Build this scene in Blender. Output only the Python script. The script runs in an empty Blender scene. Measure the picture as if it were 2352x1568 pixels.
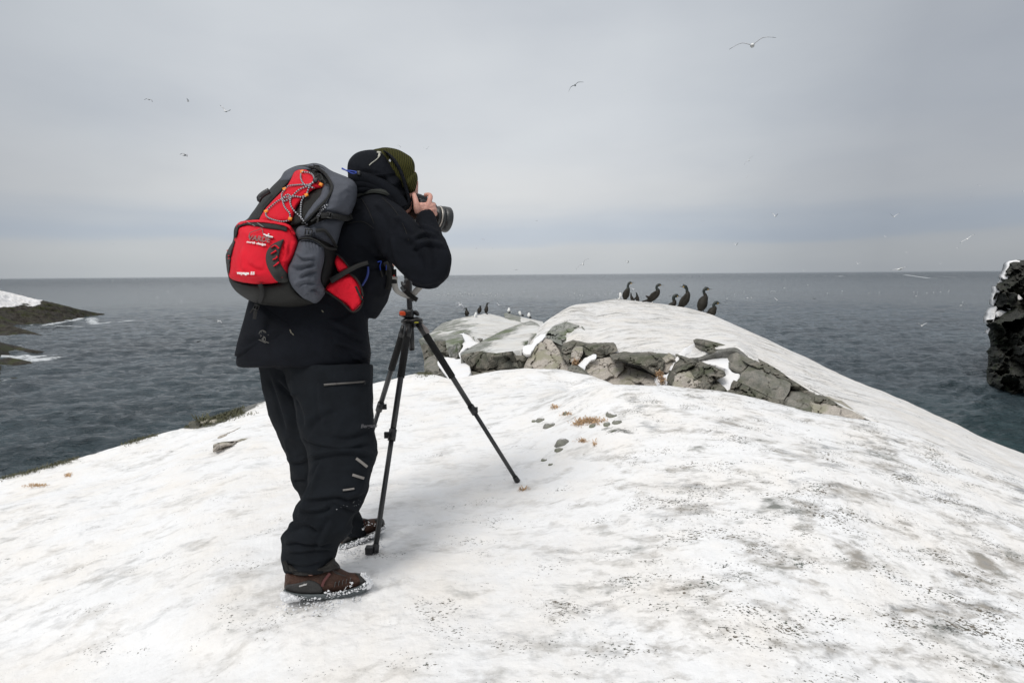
import bpy, math, random
import numpy as np
from mathutils import Vector, Matrix, Euler
from mathutils.geometry import delaunay_2d_cdt
random.seed(7); rng = np.random.default_rng(7)
SC = bpy.context.scene
COL = SC.collection
R = math.radians

# ------------------------------------------------------------------ camera
CZ = 9.0                       # eye height above the sea
LENS, PITCH, ROLL = 20.0, 6.76, -0.44
cd = bpy.data.cameras.new('main_camera'); cam = bpy.data.objects.new('main_camera', cd); COL.objects.link(cam)
cd.lens = LENS; cd.sensor_width = 36; cd.clip_start = 0.05; cd.clip_end = 90000
cam.location = (0, 0, CZ)
RM = Matrix.Rotation(R(90-PITCH), 3, 'X') @ Matrix.Rotation(R(ROLL), 3, 'Z')
cam.rotation_euler = RM.to_euler()
SC.camera = cam
RMn = np.array(RM); CAMP = np.array((0, 0, CZ))
F = 2352*LENS/36.0             # focal length in px of a 2352 px wide picture
def rays(px, py):
    px = np.asarray(px, float); py = np.asarray(py, float)
    v = np.stack([(px-1176)/F, -(py-784)/F, -np.ones_like(px*py)], -1)
    return v @ RMn.T
def P(px, py, d):
    """world point d metres along the view axis at picture position (px,py)"""
    d = np.asarray(d, float)
    return CAMP + rays(px, py)*d[..., None]
def DZ(px, py, z):
    """depth at which the ray meets height z (relative to the camera)"""
    return z/rays(px, py)[..., 2]
# ------------------------------------------------------------------ world, sun, exposure
SUN_EL, SUN_AZ = 52, 215      # azimuth clockwise from +Y, the sun stands behind and to the left
w = bpy.data.worlds.new('World'); SC.world = w; w.use_nodes = True
nt = w.node_tree; nt.nodes.clear()
def N(nt, t, **k):
    n = nt.nodes.new(t)
    for a, b in k.items(): setattr(n, a, b)
    return n
def L(nt, a, b): nt.links.new(a, b)
def mathn(nt, op, a, b=None, c=None, clamp=False):
    n = N(nt, 'ShaderNodeMath', operation=op); n.use_clamp = clamp
    for i, v in enumerate((a, b, c)):
        if v is None: continue
        if hasattr(v, 'links'): L(nt, v, n.inputs[i])
        else: n.inputs[i].default_value = v
    return n.outputs[0]
def ramp(nt, fac, stops, interp='LINEAR'):
    n = N(nt, 'ShaderNodeValToRGB'); n.color_ramp.interpolation = interp
    cr = n.color_ramp
    while len(cr.elements) < len(stops): cr.elements.new(0.5)
    for e, (p, c) in zip(cr.elements, stops):
        e.position = p; e.color = (*c, 1) if len(c) == 3 else c
    L(nt, fac, n.inputs[0]); return n.outputs[0]
def noise(nt, vec, scale, detail=4, rough=.5, dist=0, typ='FBM'):
    n = N(nt, 'ShaderNodeTexNoise'); n.inputs['Scale'].default_value = scale; n.inputs['Detail'].default_value = detail
    n.inputs['Roughness'].default_value = rough; n.inputs['Distortion'].default_value = dist
    if vec is not None: L(nt, vec, n.inputs['Vector'])
    return n.outputs['Fac']
def mapping(nt, vec, scale=(1, 1, 1), rot=(0, 0, 0), loc=(0, 0, 0)):
    m = N(nt, 'ShaderNodeMapping'); L(nt, vec, m.inputs[0])
    m.inputs['Scale'].default_value = scale; m.inputs['Rotation'].default_value = rot; m.inputs['Location'].default_value = loc
    return m.outputs[0]
def mix(nt, fac, a, b, typ='MIX'):
    n = N(nt, 'ShaderNodeMix', data_type='RGBA', blend_type=typ)
    for s, v in ((n.inputs[0], fac), (n.inputs[6], a), (n.inputs[7], b)):
        if hasattr(v, 'links'): L(nt, v, s)
        elif isinstance(v, (int, float)): s.default_value = v
        else: s.default_value = (*v, 1)
    return n.outputs[2]
sky = N(nt, 'ShaderNodeTexSky', sky_type='NISHITA'); sky.sun_disc = False
sky.sun_elevation = R(SUN_EL); sky.sun_rotation = R(SUN_AZ)
bg1 = N(nt, 'ShaderNodeBackground'); L(nt, sky.outputs[0], bg1.inputs[0]); bg1.inputs[1].default_value = 0.08
tc = N(nt, 'ShaderNodeTexCoord')
sx = N(nt, 'ShaderNodeSeparateXYZ'); L(nt, tc.outputs['Generated'], sx.inputs[0])
wv = mapping(nt, tc.outputs['Generated'], scale=(1.1, 1.1, 9))
warp = noise(nt, wv, 1.6, 4, .5)
el = mathn(nt, 'ADD', sx.outputs[2], mathn(nt, 'MULTIPLY', mathn(nt, 'SUBTRACT', warp, .5), .085))
# cloud deck in layers: flat bands low down, brighter overhead
band = ramp(nt, el, [(0.0, (.53, .56, .59)), (.03, (.565, .59, .615)), (.052, (.59, .61, .635)), (.062, (.50, .555, .635)), (.085, (.53, .58, .65)),
                     (.118, (.69, .70, .71)), (.155, (.70, .715, .73)), (.22, (.655, .685, .72)), (.32, (.655, .685, .72)), (.44, (.58, .615, .66)), (.56, (.60, .63, .67)), (.76, (1.0, 1.02, 1.04)), (1.0, (1.3, 1.31, 1.33))], 'B_SPLINE')
big = noise(nt, mapping(nt, tc.outputs['Generated'], scale=(1, 1, 2.6), loc=(.3, .1, .5)), 1.9, 5, .5)
shade = ramp(nt, big, [(.3, (.87, .88, .90)), (.5, (.98, .98, .98)), (.72, (1.07, 1.065, 1.05))])
col = mix(nt, 1.0, band, shade, 'MULTIPLY')
# thicker cloud towards both sides, with lens falloff also put into the sky colour
side = ramp(nt, mathn(nt, 'ABSOLUTE', mathn(nt, 'ADD', sx.outputs[0], .1)), [(0.0, (1.04, 1.035, 1.03)), (.3, (1, 1, 1)), (.46, (.87, .88, .89)), (.64, (.68, .69, .71)), (1, (.68, .69, .71))])
col = mix(nt, 1.0, col, side, 'MULTIPLY')
bg2 = N(nt, 'ShaderNodeBackground'); L(nt, col, bg2.inputs[0]); bg2.inputs[1].default_value = 1.0
mx = N(nt, 'ShaderNodeMixShader'); mx.inputs[0].default_value = .93
L(nt, bg1.outputs[0], mx.inputs[1]); L(nt, bg2.outputs[0], mx.inputs[2])
wo = N(nt, 'ShaderNodeOutputWorld'); L(nt, mx.outputs[0], wo.inputs[0])
sd = bpy.data.lights.new('sun', 'SUN'); sd.energy = 1.75; sd.angle = R(22); sd.color = (1, .97, .93)
sun = bpy.data.objects.new('sun', sd); COL.objects.link(sun)
sdir = Vector((math.sin(R(SUN_AZ))*math.cos(R(SUN_EL)), math.cos(R(SUN_AZ))*math.cos(R(SUN_EL)), math.sin(R(SUN_EL))))
sun.rotation_euler = sdir.to_track_quat('Z', 'Y').to_euler(); sun.location = sdir*30
SC.view_settings.view_transform = 'Standard'; SC.view_settings.look = 'None'; SC.view_settings.gamma = 1
SC.view_settings.exposure = 0.0; SC.view_settings.use_curve_mapping = False
SC.cycles.max_bounces = 6

# ------------------------------------------------------------------ numpy noise
_perm = rng.permutation(4096)
_grad = rng.normal(size=(4096, 3)); _grad /= np.linalg.norm(_grad, axis=1)[:, None]
def gnoise(p):
    p = np.asarray(p, float); i = np.floor(p).astype(np.int64); f = p-i
    u = f*f*f*(f*(f*6-15)+10)
    out = 0
    for dx in (0, 1):
        for dy in (0, 1):
            for dz in (0, 1):
                h = _perm[(_perm[(_perm[(i[..., 0]+dx) & 4095]+i[..., 1]+dy) & 4095]+i[..., 2]+dz) & 4095]
                g = _grad[h]
                d = (g[..., 0]*(f[..., 0]-dx)+g[..., 1]*(f[..., 1]-dy)+g[..., 2]*(f[..., 2]-dz))
                out = out+d*(u[..., 0] if dx else 1-u[..., 0])*(u[..., 1] if dy else 1-u[..., 1])*(u[..., 2] if dz else 1-u[..., 2])
    return out*1.6
def fbm(p, scale=1, octs=4, rough=.5, stretch=(1, 1, 1), ridge=False):
    p = np.asarray(p)*np.array(stretch)*scale; a = 1; s = 0; t = 0
    for k in range(octs):
        n = gnoise(p*2**k+k*17.3)
        if ridge: n = 1-2*np.abs(n)
        s = s+a*n; t += a; a *= rough
    return s/t
def sstep(a, b, x):
    t = np.clip((x-a)/(b-a), 0, 1); return t*t*(3-2*t)

# ------------------------------------------------------------------ materials
MATS = {}
def newmat(name):
    m = bpy.data.materials.new(name); m.use_nodes = True; nt = m.node_tree
    b = nt.nodes['Principled BSDF']; return m, nt, b
def simple(name, col, rough=.6, bump=0, bscale=200, metal=0, var=.12, vscale=8, sheen=0, spec=.5, coat=0, stretch=(1, 1, 1)):
    if name in MATS: return MATS[name]
    m, nt, b = newmat(name)
    tc = N(nt, 'ShaderNodeTexCoord'); o = mapping(nt, tc.outputs['Object'], scale=stretch)
    n = noise(nt, o, vscale, 5, .6)
    c0 = tuple(c*(1-var) for c in col); c1 = tuple(min(1, c*(1+var)) for c in col)
    L(nt, ramp(nt, n, [(.3, c0), (.7, c1)]), b.inputs['Base Color'])
    rr = N(nt, 'ShaderNodeMapRange'); L(nt, n, rr.inputs[0]); rr.inputs[3].default_value = max(0, rough-.08); rr.inputs[4].default_value = min(1, rough+.08)
    L(nt, rr.outputs[0], b.inputs['Roughness'])
    b.inputs['Metallic'].default_value = metal; b.inputs['Specular IOR Level'].default_value = spec
    b.inputs['Sheen Weight'].default_value = sheen; b.inputs['Coat Weight'].default_value = coat
    if bump:
        bn = N(nt, 'ShaderNodeBump'); bn.inputs['Strength'].default_value = bump; bn.inputs['Distance'].default_value = .01
        L(nt, noise(nt, o, bscale, 3, .6), bn.inputs['Height']); L(nt, bn.outputs[0], b.inputs['Normal'])
    MATS[name] = m; return m

def snow_rock(name, rockA, rockB, moss, snowcol=(.80, .80, .81), dirt=.5, speck=1.0, scl=1.0, nrm=False, thr=.5, k=.9, streak=(1, 1, 1), srot=0, crack=.0, speckscale=100, bd=.02, streakamt=1.0, tcol=0):
    """thin snow over rock: attribute 'snow' (0..1) plus noise decides where rock or moss shows"""
    m, nt, b = newmat(name)
    tc = N(nt, 'ShaderNodeTexCoord'); o = tc.outputs['Object']
    at = N(nt, 'ShaderNodeAttribute', attribute_name='snow')
    at2 = N(nt, 'ShaderNodeAttribute', attribute_name='dirt')
    n1 = noise(nt, o, 3.1*scl, 8, .62); n2 = noise(nt, mapping(nt, o, loc=(4, 7, 2)), 9*scl, 6, .6)
    rock = mix(nt, ramp(nt, n2, [(.38, (0, 0, 0)), (.62, (1, 1, 1))]), rockA, rockB)
    grain = noise(nt, o, 60*scl, 4, .7)
    rock = mix(nt, 1.0, rock, ramp(nt, grain, [(.3, (.62, .62, .62)), (.7, (1.3, 1.3, 1.3))]), 'MULTIPLY')
    mossn = noise(nt, mapping(nt, o, loc=(11, 3, 5)), 2.6*scl, 6, .65)
    rock = mix(nt, ramp(nt, mossn, [(.5, (0, 0, 0)), (.62, (.85, .85, .85))]), rock, moss)
    if crack:
        v = N(nt, 'ShaderNodeTexVoronoi', feature='DISTANCE_TO_EDGE'); v.inputs['Scale'].default_value = 1.3*scl
        wvv = N(nt, 'ShaderNodeVectorMath', operation='ADD'); L(nt, o, wvv.inputs[0])
        nn = N(nt, 'ShaderNodeTexNoise'); nn.inputs['Scale'].default_value = 3*scl; L(nt, o, nn.inputs[0]); L(nt, nn.outputs['Color'], wvv.inputs[1])
        L(nt, wvv.outputs[0], v.inputs[0])
        cm = ramp(nt, v.outputs['Distance'], [(0, (crack, crack, crack)), (.02, (0, 0, 0))])
        rock = mix(nt, cm, rock, (.015, .015, .014))
    # snow colour: clean, tinted and grey thin places, streaks drawn out by the wind
    so = mapping(nt, o, scale=streak, rot=(0, 0, srot))
    s1 = noise(nt, so, 5*scl, 7, .6, .4); s2 = noise(nt, mapping(nt, so, loc=(9, 2, 1)), 17*scl, 6, .65, .3)
    d = at2.outputs['Fac']
    thin = mathn(nt, 'MULTIPLY', mathn(nt, 'ADD', s1, mathn(nt, 'MULTIPLY', s2, .7)), 1)
    thinm = N(nt, 'ShaderNodeMapRange'); L(nt, thin, thinm.inputs[0]); thinm.inputs[1].default_value = .86; thinm.inputs[2].default_value = 1.10
    tf = mathn(nt, 'MULTIPLY', thinm.outputs[0], mathn(nt, 'MULTIPLY', d, dirt*streakamt), clamp=True)
    tint = ramp(nt, noise(nt, mapping(nt, o, loc=(1, 8, 3)), 4*scl, 5, .6), [(.35, (.28, .29, .30)), (.5, (.34, .315, .28)), (.65, (.22, .225, .21))])
    warm = mix(nt, ramp(nt, noise(nt, mapping(nt, o, loc=(5, 5, 9)), 2.2*scl, 6, .65), [(.42, (0, 0, 0)), (.72, (.9, .9, .9))]), snowcol, tuple(c*f for c, f in zip(snowcol, (.99, .945, .885))))
    dn = mathn(nt, 'MULTIPLY', mathn(nt, 'SUBTRACT', mathn(nt, 'ADD', mathn(nt, 'MULTIPLY', noise(nt, mapping(nt, so, loc=(7, 1, 4)), 9*scl, 7, .7, .2), .6), mathn(nt, 'MULTIPLY', noise(nt, mapping(nt, so, loc=(1, 7, 4)), 38*scl, 4, .7), .4)), .5), 5, clamp=True)
    warm = mix(nt, mathn(nt, 'MULTIPLY', dn, mathn(nt, 'MULTIPLY', mathn(nt, 'SUBTRACT', d, .32), .72, clamp=True)), warm, tuple(c*f for c, f in zip(snowcol, (.66, .64, .60))))
    snow = mix(nt, tf, warm, tint)
    # specks: grit and plant stems poking through in loose clusters
    cl = noise(nt, mapping(nt, so, loc=(3, 3, 3)), 5.5*scl, 6, .65)
    sp = noise(nt, mapping(nt, so, loc=(2, 6, 1)), speckscale*scl, 3, .6)
    sp2 = noise(nt, mapping(nt, o, loc=(8, 6, 1)), speckscale*2.1*scl, 2, .6)
    spv = mathn(nt, 'ADD', mathn(nt, 'ADD', mathn(nt, 'MULTIPLY', sp, .75), mathn(nt, 'MULTIPLY', sp2, .25)), mathn(nt, 'MULTIPLY', cl, .72))
    th = mathn(nt, 'SUBTRACT', 1.083, mathn(nt, 'MULTIPLY', d, .10*speck))
    sm = mathn(nt, 'MULTIPLY', mathn(nt, 'SUBTRACT', spv, th), 22, clamp=True)
    spc = ramp(nt, noise(nt, o, 13*scl, 3, .5), [(.35, (.075, .08, .075)), (.5, (.16, .135, .10)), (.62, (.09, .11, .09))])
    snow = mix(nt, sm, snow, spc)
    if nrm:
        g = N(nt, 'ShaderNodeNewGeometry'); sz = N(nt, 'ShaderNodeSeparateXYZ'); L(nt, g.outputs['Normal'], sz.inputs[0])
        sa = mathn(nt, 'ADD', at.outputs['Fac'], mathn(nt, 'MULTIPLY', mathn(nt, 'SUBTRACT', sz.outputs[2], .6), 1.2))
    else: sa = at.outputs['Fac']
    mixn = mathn(nt, 'ADD', mathn(nt, 'MULTIPLY', n1, .6), mathn(nt, 'MULTIPLY', s2, .4))
    mk = mathn(nt, 'ADD', sa, mathn(nt, 'MULTIPLY', mathn(nt, 'SUBTRACT', mixn, .5), k*2))
    mm = N(nt, 'ShaderNodeMapRange'); L(nt, mk, mm.inputs[0]); mm.inputs[1].default_value = thr-.06; mm.inputs[2].default_value = thr+.10
    L(nt, mix(nt, mm.outputs[0], rock, snow), b.inputs['Base Color'])
    b.inputs['Roughness'].default_value = .82; b.inputs['Specular IOR Level'].default_value = .25
    bn = N(nt, 'ShaderNodeBump'); bn.inputs['Strength'].default_value = .8; bn.inputs['Distance'].default_value = bd
    h = mathn(nt, 'ADD', mathn(nt, 'MULTIPLY', n2, .9), mathn(nt, 'MULTIPLY', grain, .18))
    h = mathn(nt, 'ADD', h, mathn(nt, 'MULTIPLY', mm.outputs[0], .25))
    h = mathn(nt, 'SUBTRACT', h, mathn(nt, 'MULTIPLY', sm, .15))
    h = mathn(nt, 'ADD', h, mathn(nt, 'MULTIPLY', noise(nt, mapping(nt, so, loc=(3, 1, 1)), 28*scl, 5, .7), .45))
    L(nt, h, bn.inputs['Height']); L(nt, bn.outputs[0], b.inputs['Normal'])
    return m

# ------------------------------------------------------------------ mesh helpers
def wloc(o):
    v = Vector((0, 0, 0))
    while o is not None: v += o.location; o = o.parent
    return v
def tag(o, label=None, cat=None, group=None, kind=None):
    if label: o['label'] = label
    if cat: o['category'] = cat
    if group: o['group'] = group
    if kind: o['kind'] = kind
    return o
def empty(name, loc, label=None, cat=None, group=None):
    o = bpy.data.objects.new(name, None); COL.objects.link(o); o.location = loc; o.empty_display_size = .1
    return tag(o, label, cat, group)
def mk(name, V, Fc, mat, parent=None, smooth=True, origin=None, attrs=None, local=False):
    V = np.asarray(V, float)
    me = bpy.data.meshes.new(name)
    if local: off = np.zeros(3)
    else:
        off = np.array(wloc(parent)) if parent is not None else (np.array(origin) if origin is not None else np.array([V[:, 0].mean(), V[:, 1].mean(), V[:, 2].min()]))
    W = V-off
    if isinstance(Fc, np.ndarray):
        n, k = Fc.shape
        me.vertices.add(len(W)); me.vertices.foreach_set('co', W.astype(np.float32).ravel())
        me.loops.add(n*k); me.loops.foreach_set('vertex_index', Fc.astype(np.int32).ravel())
        me.polygons.add(n); me.polygons.foreach_set('loop_start', np.arange(0, n*k, k, dtype=np.int32))
        me.update(calc_edges=True)
    else:
        me.from_pydata([tuple(v) for v in W], [], [tuple(int(i) for i in f) for f in Fc]); me.update()
    if smooth: me.polygons.foreach_set('use_smooth', np.ones(len(me.polygons), bool))
    if attrs:
        for k_, a in attrs.items():
            at = me.attributes.new(k_, 'FLOAT', 'POINT'); at.data.foreach_set('value', np.asarray(a, np.float32))
    if mat: me.materials.append(mat)
    o = bpy.data.objects.new(name, me); COL.objects.link(o)
    if parent is not None: o.parent = parent
    elif not local: o.location = off
    return o
def gridfaces(nr, nc, flip=False):
    i = np.arange(nr*nc).reshape(nr, nc)
    a, b, c, d = i[:-1, :-1].ravel(), i[:-1, 1:].ravel(), i[1:, 1:].ravel(), i[1:, :-1].ravel()
    return np.stack([a, b, c, d] if not flip else [a, d, c, b], 1)
def crom(Pts, ts):
    """Catmull-Rom through Pts (n,...) at parameters ts"""
    Pts = np.asarray(Pts, float); n = len(Pts); out = []
    for t in ts:
        i = min(int(t), n-2); f = t-i
        p0 = Pts[max(i-1, 0)]; p1 = Pts[i]; p2 = Pts[i+1]; p3 = Pts[min(i+2, n-1)]
        out.append(.5*((2*p1)+(-p0+p2)*f+(2*p0-5*p1+4*p2-p3)*f*f+(-p0+3*p1-3*p2+p3)*f**3))
    return np.array(out)
def sweep(pts, ra, rb=None, seg=12, sub=4, up=(0, 1, 0), cap=True):
    """tube along a spline; ra is the radius across `up`, rb along it"""
    pts = np.asarray(pts, float); ra = np.asarray(ra, float); rb = ra if rb is None else np.asarray(rb, float)
    if ra.ndim == 0: ra = np.full(len(pts), float(ra))
    if rb.ndim == 0: rb = np.full(len(pts), float(rb))
    ts = np.linspace(0, len(pts)-1, (len(pts)-1)*sub+1)
    if sub > 1: C = crom(pts, ts)
    else: C = pts
    A = np.interp(ts, range(len(pts)), ra); B = np.interp(ts, range(len(pts)), rb)
    T = np.gradient(C, axis=0); T /= np.linalg.norm(T, axis=1)[:, None]+1e-9
    up = np.array(up, float)
    S = np.cross(T, up); S /= np.linalg.norm(S, axis=1)[:, None]+1e-9
    U = np.cross(S, T)
    a = np.linspace(0, 2*np.pi, seg, endpoint=False)
    V = C[:, None]+S[:, None]*(A[:, None]*np.cos(a))[..., None]+U[:, None]*(B[:, None]*np.sin(a))[..., None]
    n = len(C); V = V.reshape(-1, 3); Fc = []
    for i in range(n-1):
        for j in range(seg):
            k = (j+1) % seg
            Fc.append((i*seg+j, i*seg+k, (i+1)*seg+k, (i+1)*seg+j))
    if cap:
        V = np.vstack([V, C[0], C[-1]]); c0, c1 = len(V)-2, len(V)-1
        for j in range(seg):
            k = (j+1) % seg
            Fc.append((c0, k, j)); Fc.append((c1, (n-1)*seg+j, (n-1)*seg+k))
    return V, Fc
def join(*parts):
    V = []; Fc = []; o = 0
    for v, f in parts:
        V.append(np.asarray(v)); Fc += [tuple(int(i)+o for i in q) for q in f]; o += len(v)
    return np.vstack(V), Fc
def box(c, s, rot=None):
    c = np.array(c); s = np.array(s)/2
    V = np.array([(x, y, z) for x in (-1, 1) for y in (-1, 1) for z in (-1, 1)])*s
    if rot is not None: V = V @ np.array(rot).T
    return V+c, [(0, 1, 3, 2), (4, 6, 7, 5), (0, 4, 5, 1), (2, 3, 7, 6), (0, 2, 6, 4), (1, 5, 7, 3)]
def modded(o, mods):
    for t, kw in mods:
        m = o.modifiers.new(t, t)
        for k, v in kw.items(): setattr(m, k, v)
    dg = bpy.context.evaluated_depsgraph_get(); dg.update()
    me = bpy.data.meshes.new_from_object(o.evaluated_get(dg))
    o.modifiers.clear(); old = o.data; o.data = me; bpy.data.meshes.remove(old)
    me.name = o.name
    me.polygons.foreach_set('use_smooth', np.ones(len(me.polygons), bool))
    return o
def bevel(o, wd=.004, seg=2):
    modded(o, [('BEVEL', dict(width=wd, segments=seg, limit_method='ANGLE', angle_limit=R(30)))]); return o
def vn(me):
    n = len(me.vertices); V = np.empty(n*3, np.float32); me.vertices.foreach_get('co', V)
    Nn = np.empty(n*3, np.float32); me.vertices.foreach_get('normal', Nn)
    return V.reshape(-1, 3).astype(float), Nn.reshape(-1, 3).astype(float)
def displace(o, fn):
    V, Nn = vn(o.data); off = np.array(wloc(o)); h = fn(V+off, Nn)
    V = V+Nn*h[:, None]; o.data.vertices.foreach_set('co', V.astype(np.float32).ravel()); o.data.update()
def segdist(X, Y, poly):
    """distance from points to closed polyline"""
    poly = np.asarray(poly, float); A = poly; B = np.roll(poly, -1, 0)
    best = np.full(X.shape, 1e9)
    for (ax, ay), (bx, by) in zip(A, B):
        dx, dy = bx-ax, by-ay; l = dx*dx+dy*dy+1e-9
        t = np.clip(((X-ax)*dx+(Y-ay)*dy)/l, 0, 1)
        best = np.minimum(best, np.hypot(X-ax-t*dx, Y-ay-t*dy))
    return best
def inside(X, Y, poly):
    r = np.zeros(X.shape, bool); poly = np.asarray(poly, float); n = len(poly); j = n-1
    for i in range(n):
        xi, yi = poly[i]; xj, yj = poly[j]
        c = ((yi > Y) != (yj > Y)) & (X < (xj-xi)*(Y-yi)/(yj-yi+1e-12)+xi)
        r ^= c; j = i
    return r
def resamp(poly, step, smooth=True, jit=0):
    poly = np.asarray(poly, float)
    if smooth:
        n = len(poly); Q = np.vstack([poly[-1:], poly, poly[:2]])
        ts = np.linspace(1, n+1, n*10+1)[:-1]
        poly = crom(Q, ts)
    C = np.vstack([poly, poly[:1]]); l = np.r_[0, np.cumsum(np.hypot(*np.diff(C, axis=0).T))]
    n = max(8, int(l[-1]/step)); t = np.linspace(0, l[-1], n, endpoint=False)
    out = np.stack([np.interp(t, l, C[:, 0]), np.interp(t, l, C[:, 1])], 1)
    if jit:
        q = np.c_[out, np.zeros(n)]
        out = out+np.stack([fbm(q, 1/(step*5), 3), fbm(q+99, 1/(step*5), 3)], 1)*jit
    return out
def idepth(ctrl):
    """depth field from control points (px,py,d): inverse depth interpolated, so flat things stay flat"""
    c = np.array(ctrl, float); n = len(c)
    if n <= 3:
        A = np.c_[c[:, :2], np.ones(n)]; s, *_ = np.linalg.lstsq(A, 1/c[:, 2], rcond=None)
        return lambda x, y: 1/np.maximum(1e-4, s[0]*np.asarray(x)+s[1]*np.asarray(y)+s[2])
    D = np.hypot(c[:, None, 0]-c[None, :, 0], c[:, None, 1]-c[None, :, 1])
    Pm = np.c_[c[:, :2]/1000, np.ones(n)]
    M = np.block([[D+np.eye(n)*.5, Pm], [Pm.T, np.zeros((3, 3))]])
    s = np.linalg.lstsq(M, np.r_[1/c[:, 2], 0, 0, 0], rcond=None)[0]
    def f(x, y):
        x = np.asarray(x, float); y = np.asarray(y, float)
        o = s[n]*x/1000+s[n+1]*y/1000+s[n+2]
        for k in range(n): o = o+s[k]*np.hypot(x-c[k, 0], y-c[k, 1])
        return 1/np.maximum(1e-4, o)
    return f
def puff(name, poly, base, mat, parent=None, t=.05, wd=None, back=None, step=4, smooth=True, jit=0, namp=0, nscale=10, nst=(1, 1, 1), prof='round',
         flat=False, facet=False, origin=None, attr=None, backvec=None, extra=None, ridge=False, local_noise=None):
    """solid with the given outline. base: depth (number or function). Front face swells by t metres over wd px from the rim;
    back side swells by `back`, or is pushed back along backvec."""
    B = resamp(poly, step, smooth, jit)
    f = base if callable(base) else (lambda x, y: np.full(np.shape(x), float(base)))
    x0, y0 = B.min(0); x1, y1 = B.max(0)
    gx, gy = np.meshgrid(np.arange(x0, x1+step, step), np.arange(y0, y1+step, step*.87))
    gx = gx+(np.arange(gx.shape[0]) % 2)[:, None]*step*.5; X, Y = gx.ravel(), gy.ravel()
    ok = inside(X, Y, B); X, Y = X[ok], Y[ok]; dd = segdist(X, Y, B); k = dd > step*.55; X, Y, dd = X[k], Y[k], dd[k]
    nb = len(B); pts = [Vector(p) for p in B]+[Vector((a, b)) for a, b in zip(X, Y)]
    res = delaunay_2d_cdt(pts, [(i, (i+1) % nb) for i in range(nb)], [], 1, 1e-5)
    vc = np.array([tuple(v) for v in res[0]]); fc = [tuple(q) for q in res[2]]
    dist = segdist(vc[:, 0], vc[:, 1], B)
    if wd is None: wd = dist.max()
    s = np.clip(dist/wd, 0, 1)
    pr = np.sqrt(np.maximum(0, 1-(1-s)**2)) if prof == 'round' else sstep(0, 1, s)
    d0 = f(vc[:, 0], vc[:, 1]); Wb = P(vc[:, 0], vc[:, 1], d0)
    h = t*pr
    if namp:
        h = h+namp*fbm(Wb, nscale, 4, .55, nst, ridge)*np.minimum(1, s*3+.15)
    if extra is not None: h = h+extra(vc[:, 0], vc[:, 1])
    Fr = P(vc[:, 0], vc[:, 1], d0-h)
    # orientation of faces
    q = fc[0]; a, b, c = Fr[q[0]], Fr[q[1]], Fr[q[2]]
    if np.dot(np.cross(b-a, c-a), CAMP-a) < 0: fc = [tuple(reversed(q)) for q in fc]
    if backvec is not None: Bk = Fr+np.array(backvec)
    else: Bk = P(vc[:, 0], vc[:, 1], d0+(back if back is not None else t)*pr+.001)
    n = len(vc); V = np.vstack([Fr, Bk]); Fc = list(fc)+[tuple(i+n for i in reversed(q)) for q in fc]
    cnt = {}
    for q in fc:
        for i in range(len(q)):
            e = (q[i], q[(i+1) % len(q)]); cnt[e] = 1
    be = [e for e in cnt if (e[1], e[0]) not in cnt]
    if flat:
        m = {}; ex = []
        for a, b in be:
            for i in (a, b):
                if i not in m: m[i] = 2*n+2*len(m); ex.append(Fr[i]); ex.append(Bk[i])
        V = np.vstack([V, np.array(ex)]); Fc += [(m[b], m[a], m[a]+1, m[b]+1) for a, b in be]
    else: Fc += [(b, a, a+n, b+n) for a, b in be]
    at = None
    if attr is not None:
        at = {}
        for kk, fn in attr.items():
            vals = fn(vc[:, 0], vc[:, 1], Fr) if callable(fn) else np.full(n, fn)
            full = np.zeros(len(V)); full[:n] = vals; full[n:2*n] = vals*(0 if kk == 'snow' else 1)
            at[kk] = full
    return mk(name, V, Fc, mat, parent, not facet, origin, at)
def ptube(name, pts, rad, mat, parent=None, seg=10, sub=5, rb=None, fn=None):
    """tube through (px,py,depth) points, radius in metres"""
    pts = np.array(pts, float); W = P(pts[:, 0], pts[:, 1], pts[:, 2])
    v, f = sweep(W, rad, rb, seg, sub)
    return mk(name, v, f, mat, parent)
def psweep(pts, rad, rb=None, seg=12, sub=4, up=(0, 1, 0)):
    pts = np.array(pts, float); return sweep(P(pts[:, 0], pts[:, 1], pts[:, 2]), rad, rb, seg, sub, up)
def band(name, pts, wpx, base, mat, parent, thick=.003, lift=.003, sub=6):
    """webbing strap: flat ribbon drawn through picture points on a depth field"""
    pts = np.array(pts, float); C = crom(pts, np.linspace(0, len(pts)-1, (len(pts)-1)*sub+1))
    T = np.gradient(C, axis=0); T /= np.hypot(*T.T)[:, None]; Nn = np.c_[-T[:, 1], T[:, 0]]
    ww = np.interp(np.linspace(0, 1, len(C)), np.linspace(0, 1, np.size(wpx)) if np.size(wpx) > 1 else [0, 1], np.atleast_1d(wpx) if np.size(wpx) > 1 else [wpx, wpx])
    f = base if callable(base) else (lambda x, y: np.full(np.shape(x), float(base)))
    rows = []
    for s, l in ((-1, 0), (-1, 1), (0, 1.25), (1, 1), (1, 0)):
        q = C+Nn*(ww/2*s)[:, None]; rows.append(P(q[:, 0], q[:, 1], f(C[:, 0], C[:, 1])-lift*l-thick*l+(0 if l else thick)))
    V = np.stack(rows, 1).reshape(-1, 3); n = len(C); k = 5; Fc = []
    for i in range(n-1):
        for j in range(k): Fc.append((i*k+j, (i+1)*k+j, (i+1)*k+(j+1) % k, i*k+(j+1) % k))
    return mk(name, V, Fc, mat, parent, smooth=False)
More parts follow.
